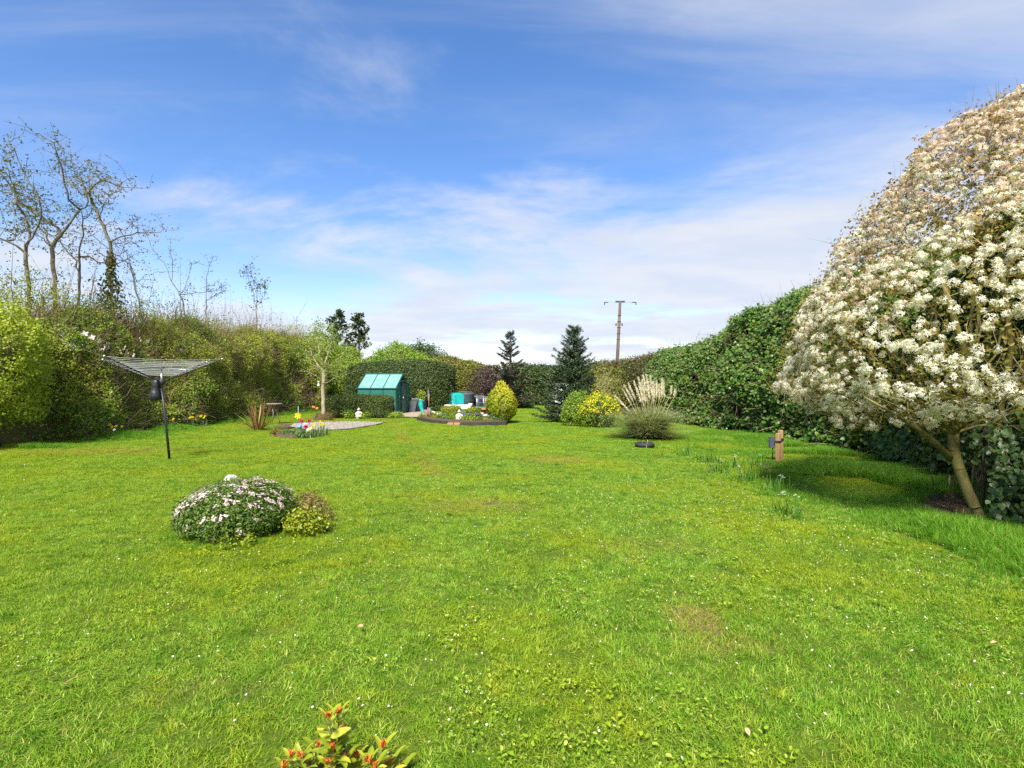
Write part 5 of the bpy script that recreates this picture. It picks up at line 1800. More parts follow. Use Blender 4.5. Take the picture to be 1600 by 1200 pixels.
# ---------------------------------------------------------------- strap-leaved plants
def blade(pts, w, fold=.25):
    """one strap leaf along a curve, folded along the middle"""
    pts = np.asarray(pts, float)
    n = len(pts)
    d = unit(np.gradient(pts, axis=0))
    side = np.cross(d, [0, 0, 1.0])
    side = unit(np.where(np.linalg.norm(side, axis=1, keepdims=True) < .05, np.array([[1.0, 0, 0]]), side))
    up = np.cross(side, d)
    ww = w * np.interp(np.linspace(0, 1, n), [0, .25, .7, 1], [.7, 1, .75, .04])
    V = np.concatenate([pts - side * ww[:, None] + up * (ww * fold)[:, None], pts, pts + side * ww[:, None] + up * (ww * fold)[:, None]])
    F = []
    for i in range(n - 1):
        F += [(i, i + 1, n + i + 1), (i, n + i + 1, n + i), (n + i, n + i + 1, 2 * n + i + 1), (n + i, 2 * n + i + 1, 2 * n + i)]
    return V, np.array(F)


def phormium():
    c = G(404, 672)
    t = thing('phormium', 'spiky bronze phormium with sword leaves by the left hedge', 'plant', c)
    g = np.random.default_rng(3)
    n = 46
    for i in range(n):
        a = g.uniform(0, 6.28)
        tilt = abs(g.normal(.50, .33))
        L = g.uniform(.65, 1.1)
        d = np.array([math.sin(tilt) * math.cos(a), math.sin(tilt) * math.sin(a), math.cos(tilt)])
        b = np.array([math.cos(a), math.sin(a), 0]) * g.uniform(.01, .16)
        s = np.linspace(0, 1, 6)
        pts = b + d * (s * L)[:, None] + np.array([0, 0, -.10 * tilt * L]) * (s ** 2)[:, None]
        V, F = blade(pts, g.uniform(.016, .028), .5)
        link('blade', make_mesh('blade', V, F, np.full(len(F), g.random()), M['phormium']), t)
    for (u, v) in ((372, 640), (383, 648), (447, 647), (440, 655)):     # the long outliers
        p = P(u, v, c[1] + g.uniform(-.2, .2)) - c
        s = np.linspace(0, 1, 6)
        V, F = blade(p * s[:, None] + np.array([0, 0, .12]) * (s * (1 - s))[:, None], .020, .5)
        link('blade', make_mesh('blade', V, F, np.full(len(F), .85), M['phormium']), t)


phormium()


def pampas():
    c = G(1012, 684)
    t = thing('pampas_grass', 'big pampas grass clump with cream feathery plumes', 'grass', c)
    g = np.random.default_rng(8)
    n = 3600
    lv = Leaves()
    a = g.uniform(0, 6.28, n); tilt = np.where(g.random(n) < .35, g.uniform(.6, 1.35, n), np.abs(g.normal(.45, .26, n))); L = g.uniform(.75, 1.75, n) * np.where(tilt > .8, .72, 1.0)
    s = np.linspace(0, 1, 6)
    b = np.stack([np.cos(a), np.sin(a), 0 * a], 1) * (g.random(n) ** .7 * .30)[:, None]
    out = np.stack([np.cos(a), np.sin(a), 0 * a], 1)
    hr = (np.sin(tilt) * L)[:, None, None] * (.70 * s + .50 * s ** 2)[None, :, None]
    zz = (np.cos(tilt) * L)[:, None] * (s - .50 * s ** 2.6)[None]
    pts = b[:, None] + out[:, None] * hr
    pts[:, :, 2] += zz
    pts[:, :, 2] = np.maximum(pts[:, :, 2], .02)
    side = np.stack([-np.sin(a), np.cos(a), 0 * a], 1)
    tw = g.normal(0, .10, (n, 1)) * s[None] ** 2
    pts = pts + side[:, None] * tw[..., None]
    w = .0075 * np.interp(s, [0, .3, 1], [1, 1, .15])
    Lf = pts - side[:, None] * w[None, :, None]; Rt = pts + side[:, None] * w[None, :, None]
    V = np.stack([Lf, Rt], 2).reshape(-1, 3)
    i = np.arange(5)
    f = np.concatenate([np.stack([2 * i, 2 * i + 1, 2 * i + 3], 1), np.stack([2 * i, 2 * i + 3, 2 * i + 2], 1)])
    F = (np.arange(n)[:, None, None] * 12 + f[None]).reshape(-1, 3)
    lv.add(V, F, np.repeat(g.random(n), 10))
    lv.build('blades', M['pampas'], t)
    # plumes, placed by their feet and tips
    pl = [((981, 640), (961, 619)), ((986, 631), (974, 610)), ((988, 625), (976, 603)), ((992, 622), (982, 600)), ((1001, 626), (991, 597)),
          ((1004, 622), (998, 591)), ((1008, 626), (1003, 595)), ((1011, 620), (1005, 587)), ((1014, 619), (1010, 587)), ((1017, 622), (1013, 598)),
          ((1019, 616), (1016, 589)), ((1023, 620), (1021, 598)), ((1026, 619), (1026, 596)), ((1030, 622), (1030, 602)), ((1034, 618), (1034, 593)),
          ((1038, 619), (1036, 596)), ((1048, 615), (1049, 605)), ((1054, 619), (1055, 610)), ((1040, 658), (1041, 650)), ((1012, 628), (1009, 600)), ((1006, 632), (1000, 604)), ((1021, 630), (1019, 606))]
    for k, (f0, f1) in enumerate(pl):
        y = c[1] + g.uniform(-.35, .25)
        A = P(*f0, y) - c; B = P(*f1, y) - c
        A = B + (A - B) * 1.12
        root = np.array([A[0] * .25, A[1] * .5, .1])
        MB().tube([root, root + (A - root) * .55 + np.array([0, 0, .05]), A, A + (B - A) * .8], [.007, .006, .005, .003], 5).build('stalk', M['cane'], t, True)
        m = 260
        q = g.random(m)
        rad = .026 * np.interp(q, [0, .2, .6, 1], [.45, 1, .85, .15]) * (np.linalg.norm(B - A) / .45) ** .5
        ang = g.uniform(0, 6.28, m)
        ax = unit(B - A)
        e1 = unit(np.cross(ax, [0, 1.0, .2])); e2 = np.cross(ax, e1)
        rr = rad * np.sqrt(g.random(m))
        radial = np.cos(ang)[:, None] * e1 + np.sin(ang)[:, None] * e2
        pos = A + (B - A) * q[:, None] + radial * rr[:, None]
        L2 = Leaves()
        L2.leaves(pos, radial, g.uniform(.045, .08, m), 'long', along=ax + radial * .08, spread=.3)
        me = make_mesh('plume', np.concatenate(L2.V), np.concatenate(L2.F), np.concatenate(L2.r), M['plume'])
        link('plume', me, t)
    # black rubber ring on the lawn in front
    r0 = G(1009, 699)
    o = thing('rubber_ring', 'flat black rubber ring lying on the grass before the pampas', 'ring', r0 + np.array([0, .10, 0]))
    V = []; F = []
    nu, nv = 28, 8
    for i in range(nu):
        for j in range(nv):
            A = 2 * math.pi * i / nu; B = 2 * math.pi * j / nv
            V.append(((.19 + .045 * math.cos(B)) * math.cos(A), (.19 + .045 * math.cos(B)) * math.sin(A), .055 + .055 * math.sin(B)))
            F.append((i * nv + j, ((i + 1) % nu) * nv + j, ((i + 1) % nu) * nv + (j + 1) % nv, i * nv + (j + 1) % nv))
    link('tread', make_mesh('tread', V, F, None, M['rubber'], True), o)
    MB().lathe([(.155, .02), (.150, .03), (.150, .085), (.158, .088)], (0, 0, 0), 24).build('inner_rim', M['rubber'], o, True)
    s = thing('garden_cane', 'short pale cane leaning across the black rubber ring', 'cane', r0 + np.array([0, -.16, 0]))
    MB().tube([(-.03, 0, 0), (.0, .05, .09), (.03, .10, .17)], [.006, .006, .005], 6).build('cane_rod', M['barkpale'], s, True)
    MB().lathe([(.004, 0), (.008, .006), (.004, .012)], (.03, .10, .17), 6).build('cane_tip', M['white'], s, True)


pampas()


def strap_clump(name, label, cat, c, n, L, w, leafmat_, flowers=0, fmat=None, fsize=.03, group=None, seed=1, part='flower', bell=False):
    """tuft of narrow leaves with nodding flowers"""
    g = np.random.default_rng(seed)
    t = thing(name, label, cat, c, group=group)
    lv = Leaves()
    s = np.linspace(0, 1, 5)
    for i in range(n):
        a = g.uniform(0, 6.28); tilt = abs(g.normal(.4, .3)); ln = L * g.uniform(.6, 1.1)
        d = np.array([math.sin(tilt) * math.cos(a), math.sin(tilt) * math.sin(a), math.cos(tilt)])
        b = np.array([g.normal(0, .05), g.normal(0, .05), 0]) * (2.4 if bell else 1)
        V, F = blade(b + d * (s * ln)[:, None] + np.array([d[0], d[1], -.9]) * (.30 * tilt * ln * s ** 2.5)[:, None], w)
        lv.add(V, F, np.full(len(F), g.random()))
    lv.build('leaves', M[leafmat_], t)
    for i in range(flowers):
        a = g.uniform(0, 6.28); h = L * g.uniform(.85, 1.15)
        top = np.array([.10 * math.cos(a), .10 * math.sin(a), h]) * np.array([L * 3, L * 3, 1])
        st = MB().tube([(0, 0, 0), top * np.array([.4, .4, .6]), top], [.003, .003, .002], 4).build('stalk', M[leafmat_ if False else 'cane'] if False else M['daffstem'], t)
        V = []; F = []
        if bell:
            heads = [top + np.array([g.normal(0, .02), g.normal(0, .02), -.01 - .01 * q]) for q in range(4)]
        else:
            heads = [top]
        for hd in heads:
            ax = unit(np.array([g.normal(0, .4), -1.0, g.normal(.1, .3)])) if not bell else np.array([0, 0, -1.0])
            e1 = unit(np.cross(ax, [.1, .2, 1.0])); e2 = np.cross(ax, e1)
            for k in range(6):
                th = k * math.pi / 3
                dd = math.cos(th) * e1 + math.sin(th) * e2; ss = -math.sin(th) * e1 + math.cos(th) * e2
                o = len(V)
                V += [hd, hd + dd * fsize * .55 - ss * fsize * .3 + ax * fsize * .1, hd + dd * fsize + ax * fsize * .15, hd + dd * fsize * .55 + ss * fsize * .3 + ax * fsize * .1]
                F += [(o, o + 1, o + 2), (o, o + 2, o + 3)]
            if not bell:
                o = len(V); m = 7
                for q, rr in ((0.05, .28), (.55, .34)):
                    for k in range(m):
                        th = 2 * math.pi * k / m
                        V.append(hd + ax * fsize * q + (math.cos(th) * e1 + math.sin(th) * e2) * fsize * rr)
                for k in range(m):
                    k2 = (k + 1) % m
                    F += [(o + k, o + k2, o + m + k2), (o + k, o + m + k2, o + m + k)]
        link(part, make_mesh(part, V, np.array(F), np.full(len(F), g.random()), M[fmat]), st)
    return t


M['bulbleaf'] = leafmat('bulb_leaves', [(0, (0.022, 0.090, 0.010)), (0.5, (0.050, 0.160, 0.014)), (1, (0.11, 0.24, 0.022))], 0.4, 0.25)
M['daffstem'] = solid('flower_stems', (0.08, 0.17, 0.03), None, 5, 0.5)


def flower_clumps():
    g = np.random.default_rng(17)
    A = 'daffodils under the left hedge'
    for i, (u, v, n, lab) in enumerate(((118, 686, 2, 'leftmost pair of yellow daffodils under the left hedge'), (141, 684, 2, 'pair of yellow daffodils right of the leftmost pair'),
                                        (250, 672, 2, 'pale daffodils under the hedge just behind the washing line pole'), (298, 668, 3, 'daffodils under the hedge right of the washing line pole'),
                                        (318, 666, 6, 'largest daffodil clump under the hedge, nearest the phormium'))):
        p = G(u, v); p[0] = max(p[0], -11.0)
        strap_clump('daffodil_clump', lab, 'daffodils', p, 16, .34, .009, 'daffleaf', n, 'daffflower', .045, A, 100 + i)
    p = G(178, 686); p[0] = -10.9
    strap_clump('daffodil_clump', 'single white daffodil under the left hedge', 'daffodils', p, 10, .26, .009, 'daffleaf', 1, 'paleflower', .045, A, 110)
    B = 'white-belled bulbs in the long grass'
    labs = [(1072, 712, 0, 'flowerless tuft of strap leaves nearest the pampas grass'), (1108, 722, 0, 'dark flowerless strap-leaf clump left of the white bells'), (1122, 738, 2, 'white-belled clump below the dark strap-leaf tuft'),
            (1148, 732, 3, 'white-belled clump with one long bent leaf'), (1160, 752, 2, 'white-belled clump leaning left below the bent leaf'), (1182, 728, 3, 'white-belled clump left of the wooden posts'),
            (1192, 748, 3, 'white-belled clump just below the wooden posts'), (1216, 770, 2, 'dark upright strap-leaf clump with white bells below the posts'), (1232, 805, 3, 'drooping white-belled clump on the mown edge')]
    for i, (u, v, n, lab) in enumerate(labs):
        strap_clump('bulb_clump', lab, 'bulbs', G(u, v), 60 if n < 3 else 40, .25, .0055, 'bulbleaf', n, 'paleflower', .015, B, 130 + i, 'bell_flower', True)


flower_clumps()


# ---------------------------------------------------------------- wooden posts and stakes at the right
def posts():
    a = G(1216, 720)
    t = thing('wooden_post', 'front one of two short wooden posts strapped together by the right hedge', 'post', a)
    MB().box((0, 0, .24), (.075, .075, .60), .5).build('shaft', M['timber'], t)
    MB().box((0, 0, .375), (.096, .096, .035), .5).build('strap', M['black'], t)
    b = a + np.array([.115, .14, 0])
    t = thing('wooden_post', 'rear paler one of two short posts strapped together by the hedge', 'post', b)
    MB().box((0, 0, .26), (.07, .07, .66), .3).build('shaft', M['timber'], t)
    MB().box((0, 0, .40), (.088, .088, .06), .3).build('clamp', M['black'], t)
    c = a + np.array([-.085, .09, 0])
    t = thing('junction_box', 'small dark grey box fixed behind the left of the posts', 'box', c)
    MB().box((0, 0, .34), (.10, .08, .20), .2).build('casing', M['tank'], t)
    MB().box((0, 0, .45), (.104, .084, .02), .2).build('lid', M['tank'], t)
    MB().tube([(.02, .0, -.02), (.02, 0, .26)], .012, 6).build('conduit', M['black'], t, True)
    s = G(1482, 770)
    t = thing('wooden_stake', 'thin reddish wooden stake by the tree foot', 'stake', s)
    MB().tube([(0, 0, 0), (.01, .0, .10), (.035, .02, .23)], [.012, .012, .010], 7).build('shaft', M['timber'], t, True)
    MB().lathe([(.013, 0), (.015, .006), (.004, .016)], (.035, .02, .228), 7).build('knob', M['terracotta'], t, True)
    # fallen leaves on the lawn
    L, T = LEAF['oval']
    for u, v, s, lab in ((102, 1082, .065, 'curled brown dead leaf on the lawn at lower left'), (88, 1066, .03, 'tiny brown leaf beside the curled dead leaf at lower left'), (559, 988, .045, 'pale tan dead leaf on the lawn left of centre'), (949, 865, .045, 'pale yellow leaf on the lawn right of centre'),
                         (1166, 1151, .035, 'small pinkish dead leaf at the lower right'), (1548, 1016, .04, 'yellow fallen leaf near the right edge'), (908, 946, .03, 'small brown leaf left of the bare patch')):
        p = G(u, v) + np.array([0, 0, .04])
        o = link('fallen_leaf', make_mesh('fallen_leaf', L * s, T, np.full(len(T), g_rand()), M['deadleaf']), None, p, (rng.uniform(-.3, .5), rng.uniform(-.5, .5), rng.uniform(0, 6)))
        tag(o, lab, 'leaf', 'dead leaves on the lawn')


def g_rand():
    return float(rng.random())


posts()


# ---------------------------------------------------------------- utility pole
def utility_pole():
    y = 46.0
    foot = P(961.5, 600, y); foot[2] = 0
    top = P(969, 471, y)
    t = thing('utility_pole', 'leaning wooden utility pole with crossarm beyond the right hedge', 'pole', foot)
    p1 = top - foot
    MB().tube([(0, 0, 0), p1 * .5, p1], [.16, .14, .115], 12).build('shaft', M['poletimber'], t, True)
    arm = MB().box(p1 + np.array([0, 0, -.02]), (.80, .12, .13)).build('head_block', M['greypole'], t)
    MB().box(p1 + np.array([.0, 0, -.06]), (2.55, .035, .035)).build('crossarm', M['silver'], t)
    for sx in (-1, 1):
        c = p1 + np.array([sx * 1.2, 0, -.08])
        o = MB().box(c, (.34, .06, .07)).build('arm_end', M['greypole'], t)
        MB().lathe([(.02, -.22), (.05, -.20), (.03, -.15), (.05, -.11), (.03, -.05), (.03, .0)], c + np.array([sx * .15, 0, 0]), 8).build('insulator', M['greypole'], o, True)
        q = p1 * (1 - .225) + np.array([sx * .26, 0, 0])
        b = MB().tube([q - np.array([sx * .2, 0, -.06]), q], .025, 6).build('bracket', M['greypole'], t, True)
        MB().lathe([(.03, -.16), (.07, -.12), (.05, -.05), (.06, .0), (.02, .05)], q, 8).build('insulator', M['greypole'], b, True)
    for f in (.62, .68, .74, .80, .86):
        MB().lathe([(.135, -.03), (.165, -.02), (.165, .02), (.135, .03)], p1 * f, 12).build('band', M['bark'], t, True)


utility_pole()


# ---------------------------------------------------------------- greenhouse
def greenhouse():
    W, D, He, Hr = 1.95, 2.1, 1.28, 2.0
    phi = R(-7)
    fc = np.array([(588.5 - 800) / FPX * 26.3, 26.3, 0.0])
    ly = np.array([-math.sin(phi), math.cos(phi), 0])
    c = fc + ly * D / 2
    t = thing('greenhouse', 'small green-framed greenhouse with turquoise roof panes', 'greenhouse', c, phi)
    hx, hy = W / 2, D / 2
    fr = M['ghframe']

    def bar(name, a, b, w=.035, parent=None, mat=None):
        return MB().tube([a, b], w / 2, 4).build(name, mat or fr, parent or t)

    def pane(name, q, mat, parent=None, th=.006):
        q = np.asarray(q, float)
        n = unit(np.cross(q[1] - q[0], q[3] - q[0])) * th / 2
        V = np.concatenate([q + n, q - n])
        F = [(0, 1, 2, 3), (7, 6, 5, 4)] + [(k, k + 4, (k + 1) % 4 + 4, (k + 1) % 4) for k in range(4)]
        return link(name, make_mesh(name, V, F, None, mat), parent or t)
    # corner posts, eaves, sills, ridge
    for sx in (-1, 1):
        for sy in (-1, 1):
            bar('corner_post', (sx * hx, sy * hy, 0), (sx * hx, sy * hy, He), .05)
        bar('rafter', (sx * hx, -hy - .02, He), (sx * hx, 0, Hr), .05)
        bar('rafter', (sx * hx, hy + .02, He), (sx * hx, 0, Hr), .05)
    for sy in (-1, 1):
        bar('eaves_rail', (-hx - .08, sy * (hy + .03), He), (hx + .08, sy * (hy + .03), He), .06)
        bar('sill', (-hx, sy * hy, .05), (hx, sy * hy, .05), .06)
    bar('ridge', (-hx - .03, 0, Hr + .02), (hx + .03, 0, Hr + .02), .07)
    bar('sill', (-hx, -hy, .05), (-hx, hy, .05), .06)
    n = 3
    e = .022
    for k in range(n):
        x0 = -hx + W * k / n + e; x1 = -hx + W * (k + 1) / n - e
        for sy in (-1, 1):
            pane('roof_pane', [(x0, sy * (hy - .01), He + .03), (x1, sy * (hy - .01), He + .03), (x1, sy * .04, Hr - .01), (x0, sy * .04, Hr - .01)], M['ghroof'])
            pane('wall_pane', [(x0, sy * hy, .62), (x1, sy * hy, .62), (x1, sy * hy, He - .03), (x0, sy * hy, He - .03)], M['ghwall'])
            pane('wall_pane', [(x0, sy * hy, .09), (x1, sy * hy, .09), (x1, sy * hy, .60), (x0, sy * hy, .60)], M['ghlow'])
        if k:
            x = -hx + W * k / n
            for sy in (-1, 1):
                bar('glazing_bar', (x, sy * hy, .05), (x, sy * hy, He), .035)
                bar('glazing_bar', (x, sy * (hy + .01), He + .01), (x, 0, Hr), .035)
    # gable towards the viewer's right, with the door in its middle
    dw = .36
    for sx in (-1, 1):
        x = sx * hx
        for ya, yb in ((-hy, -dw), (dw, hy)):
            za = He if abs(ya) > .5 else Hr - (Hr - He) * dw / hy
            zb = He if abs(yb) > .5 else Hr - (Hr - He) * dw / hy
            pane('gable_pane', [(x, ya + e * np.sign(-ya) * 0 + .02, .09), (x, yb - .02, .09), (x, yb - .02, zb - .04), (x, ya + .02, za - .04)], M['ghwall'])
        for y in (-dw, dw):
            bar('door_post', (x, y, 0), (x, y, Hr - (Hr - He) * dw / hy), .045)
        bar('gable_rail', (x, -dw, 1.62), (x, dw, 1.62), .04)
    pane('gable_pane', [(-hx, -dw + .02, .09), (-hx, dw - .02, .09), (-hx, dw - .02, 1.60), (-hx, -dw + .02, 1.60)], M['ghwall'])
    d = MB().tube([(hx + .05, -.30, .04), (hx + .05, -.30, 1.58), (hx + .05, .34, 1.58), (hx + .05, .34, .04), (hx + .05, -.30, .04)], .02, 4, False).build('door', M['ghframe'], t)
    for z0, z1 in ((.08, .78), (.82, 1.54)):
        pane('door_pane', [(hx + .05, -.27, z0), (hx + .05, .31, z0), (hx + .05, .31, z1), (hx + .05, -.27, z1)], M['ghlow'], d)
    bar('door_bar', (hx + .05, -.30, .80), (hx + .05, .34, .80), .035, d)
    MB().tube([(hx + .085, -.22, .74), (hx + .12, -.22, .80), (hx + .085, -.22, .88)], .012, 6).build('handle', M['silver'], d, True)
    bar('door_rail', (hx + .05, -.5, 1.64), (hx + .05, 1.35, 1.64), .05)
    # inside: slatted staging with pots
    s = thing('plant_staging', 'pale shelving with pots inside the greenhouse doorway', 'shelf', c + np.array([.30, .18, 0]), phi)
    for z in (.40, .78, 1.12):
        for q in range(4):
            MB().box((0, -.18 + .12 * q, z), (1.15, .09, .022)).build('slat', M['stonegrey'], s)
    for sx in (-1, 1):
        for sy in (-1, 1):
            MB().box((sx * .55, sy * .20, .585), (.035, .035, 1.17)).build('leg', M['silver'], s)
    for k, (dx, z, r) in enumerate(((.35, .41, .07), (.10, .41, .06), (.42, .79, .06), (-.2, .79, .07), (.2, 1.13, .06))):
        p = c + np.array([.30 + dx, .12, z + .012])
        o = thing('plant_pot', ['terracotta pot on the lowest greenhouse shelf near the door', 'smaller terracotta pot on the lowest greenhouse shelf', 'terracotta pot on the middle greenhouse shelf near the door', 'terracotta pot far along the middle greenhouse shelf', 'terracotta pot on the top greenhouse shelf'][k], 'pot', p, 0, 'pots in the greenhouse')
        MB().lathe([(r * .7, 0), (r, r * 1.6), (r * 1.12, r * 1.6), (r * 1.12, r * 2), (r * .95, r * 2), (r * .9, r * 1.7)], (0, 0, 0), 12).build('bowl', M['terracotta'], o, True)
        lv = Leaves()
        q = np.abs(rng.normal(0, .05, (26, 3))) * np.array([0, 0, 1]) + rng.normal(0, .04, (26, 3)) * np.array([1, 1, .3]) + np.array([0, 0, r * 2])
        lv.leaves(q, np.tile([0, -.4, 1.0], (26, 1)), .06, 'oval')
        lv.build('foliage', M['midgreen'], o)


greenhouse()


# ---------------------------------------------------------------- things round the greenhouse
def statue(name, label, c, h, mat, rz=0.0):
    """small seated figure: plinth, folded legs, torso, arms, head with topknot"""
    t = thing(name, label, 'statue', c, rz)
    k = h / .42
    mb = MB().lathe([(.10, 0), (.11, .012), (.11, .045), (.095, .055)], (0, 0, 0), 16, 1.0, .8)
    mb.v = [tuple(np.array(v) * k) for v in mb.v]
    mb.build('plinth', mat, t, True)
    mb = MB()
    mb.lathe([(.07, .05), (.125, .07), (.13, .095), (.10, .12), (.07, .13)], (0, -.02, 0), 16, 1.0, .75)      # crossed legs
    mb.lathe([(.062, .115), (.075, .15), (.082, .20), (.092, .245), (.070, .275), (.030, .290), (.028, .305)], (0, .01, 0), 16, 1.0, .72)
    for s in (-1, 1):
        mb.tube([(s * .085, .01, .255), (s * .115, -.01, .19), (s * .085, -.06, .135), (s * .02, -.085, .125)], [.026, .026, .022, .018], 8)
    mb.lathe([(.012, .295), (.042, .310), (.055, .345), (.052, .380), (.030, .405), (.020, .412), (.018, .425), (.004, .435)], (0, .0, 0), 16, 1.0, 1.05)
    mb.tube([(0, -.052, .355), (0, -.066, .340)], [.007, .010], 6)
    for s in (-1, 1):
        mb.tube([(s * .054, .0, .365), (s * .060, 0, .335)], [.010, .008], 6)
    mb.v = [tuple(np.array(v) * k) for v in mb.v]
    mb.build('figure', mat, t, True)
    return t


def pot(name, label, c, r, h, mat, plant=None, n=60, size=.05, ph=.15, group=None):
    t = thing(name, label, 'pot', c, group=group)
    MB().lathe([(r * .68, 0), (r * .95, h * .8), (r * 1.08, h * .82), (r * 1.08, h), (r * .92, h), (r * .88, h * .85)], (0, 0, 0), 16).build('bowl', M[mat], t, True)
    if plant:
        lv = Leaves()
        q = rng.normal(0, r * .55, (n, 3)) * np.array([1, 1, 0]) + np.array([0, 0, h]) + np.abs(rng.normal(0, ph, (n, 1))) * np.array([0, 0, 1.0])
        lv.leaves(q, np.tile([0, -.4, 1.0], (n, 1)), size, 'diamond', spread=.9)
        lv.build('foliage', M[plant], t)
    return t


def middle_ground():
    # round garden table behind the phormium
    c = G(429, 662.5)
    t = thing('garden_table', 'small round grey garden table behind the phormium', 'table', c)
    MB().lathe([(.0, .735), (.27, .735), (.285, .745), (.285, .765), (.27, .775), (.0, .775)], (0, 0, 0), 24).build('tabletop', M['timbergrey'], t, True)
    for k in range(3):
        a = k * 2.094 + .4
        MB().tube([(.20 * math.cos(a), .20 * math.sin(a), 0), (.08 * math.cos(a), .08 * math.sin(a), .40), (.16 * math.cos(a), .16 * math.sin(a), .735)], .015, 6).build('leg', M['timbergrey'], t, True)
    # young tree with its sandy ring
    c = G(506, 656)
    t = thing('young_tree', 'slim pale-trunked young tree with sparse green leaves by the gravel', 'tree', c)
    limbs = [[(0, 0, 0), (-.03, 0, .6), (-.02, 0, 1.2), (-.01, 0, 1.75), (.02, .02, 2.35)]]
    for q in ([(-.02, 0, 1.75), (.35, -.1, 2.15), (.8, -.2, 2.6), (1.05, -.2, 3.0)], [(0, 0, 1.9), (-.3, .1, 2.3), (-.6, .1, 2.9), (-.75, .2, 3.3)], [(.02, .02, 2.35), (.15, .2, 2.9), (.3, .3, 3.5), (.25, .3, 4.0)],
              [(.02, .02, 2.35), (-.12, -.15, 2.9), (-.25, -.2, 3.5), (-.3, -.2, 3.95)], [(0, 0, 2.1), (.1, -.5, 2.6), (.2, -.9, 3.1)], [(0, 0, 2.1), (-.1, .5, 2.6), (.1, .9, 3.2)], [(-.02, 0, 1.5), (.5, -.1, 1.75), (1.1, -.2, 1.95), (1.35, -.2, 2.05)],
              [(-.02, 0, 1.62), (-.4, -.1, 1.9), (-.9, -.1, 2.15)]):
        limbs.append(q)
    tips = []
    for i in range(120):
        a = rng.uniform(0, 6.28); z = rng.uniform(1.9, 4.1)
        rr = np.interp(z, [1.9, 2.6, 3.3, 4.1], [1.0, 1.15, .9, .35]) * math.sqrt(rng.uniform(.1, 1))
        tips.append((rr * math.cos(a), rr * math.sin(a), z))
    g = grow(limbs, np.array(tips), .0045, .2, 2.3, .07, .04, .085)
    branch_part(g, 'trunk', M['barkpale'], t, 7, .026, 9)
    branch_part(g, 'branches', M['barkpale'], t, 4, 0, .026)['kind'] = 'stuff'
    lv = Leaves()
    f = rng.uniform(0, .5, (len(g['tips']), 16, 1))
    q = (g['tips'][:, None] - g['dirs'][:, None] * f + rng.normal(0, .10, (len(f), 16, 3))).reshape(-1, 3)
    lv.leaves(q, rng.normal(0, 1, q.shape), rng.uniform(.05, .085, len(q)), 'diamond', spread=.8)
    lv.build('foliage', M['lightgreen'], t)
    fd = thing('bird_feeder', 'white hanging bird feeder on the young tree trunk', 'feeder', c + np.array([-.20, -.06, 1.42]))
    MB().lathe([(.05, 0), (.055, .01), (.05, .05), (.03, .055), (.03, .15), (.06, .16), (.01, .20)], (0, 0, 0), 12).build('feeder_tube', M['white'], fd, True)
    MB().tube([(0, 0, .195), (.02, 0, .30), (.12, .05, .36), (.19, .06, .35)], .006, 5).build('hook', M['greypole'], fd, True)
    # dry planting ring at the foot
    bush('dry_mound', 'dry brown grassy mound round the foot of the young tree', 'plant', c + np.array([-.02, -.03, 0]), [(0, .42), (.12, .38), (.24, .22), (.27, .12)], 'redbrown', 420, .05, 'long', 'soil', .03, 4, 4, .08, .03, .02, 121, k=.85)
    fl = strap_clump('orange_flowers', 'small orange flowers left of the young tree trunk', 'flowers', c + np.array([-.22, -.30, .12]), 8, .40, .008, 'daffleaf', 5, 'orange', .05, None, 122)
    # pots and statues before the low hedge
    pot('plant_pot', 'terracotta pot of green leaves at the foot of the low clipped hedge', G(537, 653), .17, .22, 'terracotta', 'midgreen', 90, .09, .22)
    bush('low_plant', 'bright green leafy tuft beside the terracotta pot', 'plant', G(546, 653.5), dome(.20, .30), 'greenhedge', 160, .07, core=None, amp=.03, per=4, length=.10, seed=123)
    statue('garden_statue', 'pale stone garden figure before the low clipped hedge', G(560.5, 654), .46, M['stonewhite'], .2)
    bush('low_plant', 'small bright green plant right of the pale stone figure', 'plant', G(570, 654), dome(.18, .22), 'greenhedge', 130, .07, core=None, amp=.03, per=4, length=.08, seed=124)
    bush('low_plant', 'green weeds at the greenhouse corner', 'plant', G(618, 653), dome(.32, .20), 'lightgreen', 200, .06, core=None, amp=.04, per=4, length=.08, seed=125)
    # pinwheel on a stick
    w = G(466, 662)
    t = thing('pinwheel', 'yellow and pale blue pinwheel on a stick left of the young tree', 'ornament', w)
    MB().tube([(0, 0, 0), (0, 0, .25), (0, 0, .66)], .010, 6).build('stick', M['bluecord'], t, True)
    for k in range(6):
        a = k * math.pi / 3
        d = np.array([math.cos(a), 0, math.sin(a)]); s = np.array([-math.sin(a), 0, math.cos(a)])
        o = np.array([0, -.02, .30])
        me = make_mesh('vane', [o, o + d * .12, o + d * .11 + s * .07 + np.array([0, -.03, 0]), o + d * .04 + s * .05], np.array([[0, 1, 2], [0, 2, 3]]), [.5, .5], M['daffflower'])
        link('vane', me, t)
    # flower bed in front of the gravel
    beds = [(471, 676, 'magenta', 'leftmost magenta flower in the bed before the gravel'), (483, 675.5, 'magenta', 'rightmost magenta flower in the bed before the gravel'), (478, 681, 'magenta', 'lowest magenta flower in the bed before the gravel')]

    def ball_flower(label, u, v, mat, head, hgt, cat='flower'):
        c = G(u, v)
        t = thing('large_flower', label, cat, c, group='large bright flowers in the front bed')
        MB().tube([(0, 0, 0), (.01, 0, hgt * .5), (0, 0, hgt)], .008, 5).build('stalk', M['daffstem'], t, True)
        lv = Leaves()
        m = 60
        d = unit(rng.normal(0, 1, (m, 3)) + np.array([0, 0, .25]))
        lv.leaves(d * head * .55 + np.array([0, 0, hgt + head * .3]), d, head * .95, 'oval', spread=.25, droop=-1)
        lv.build('petals', M[mat], t, kind=None)
        return t
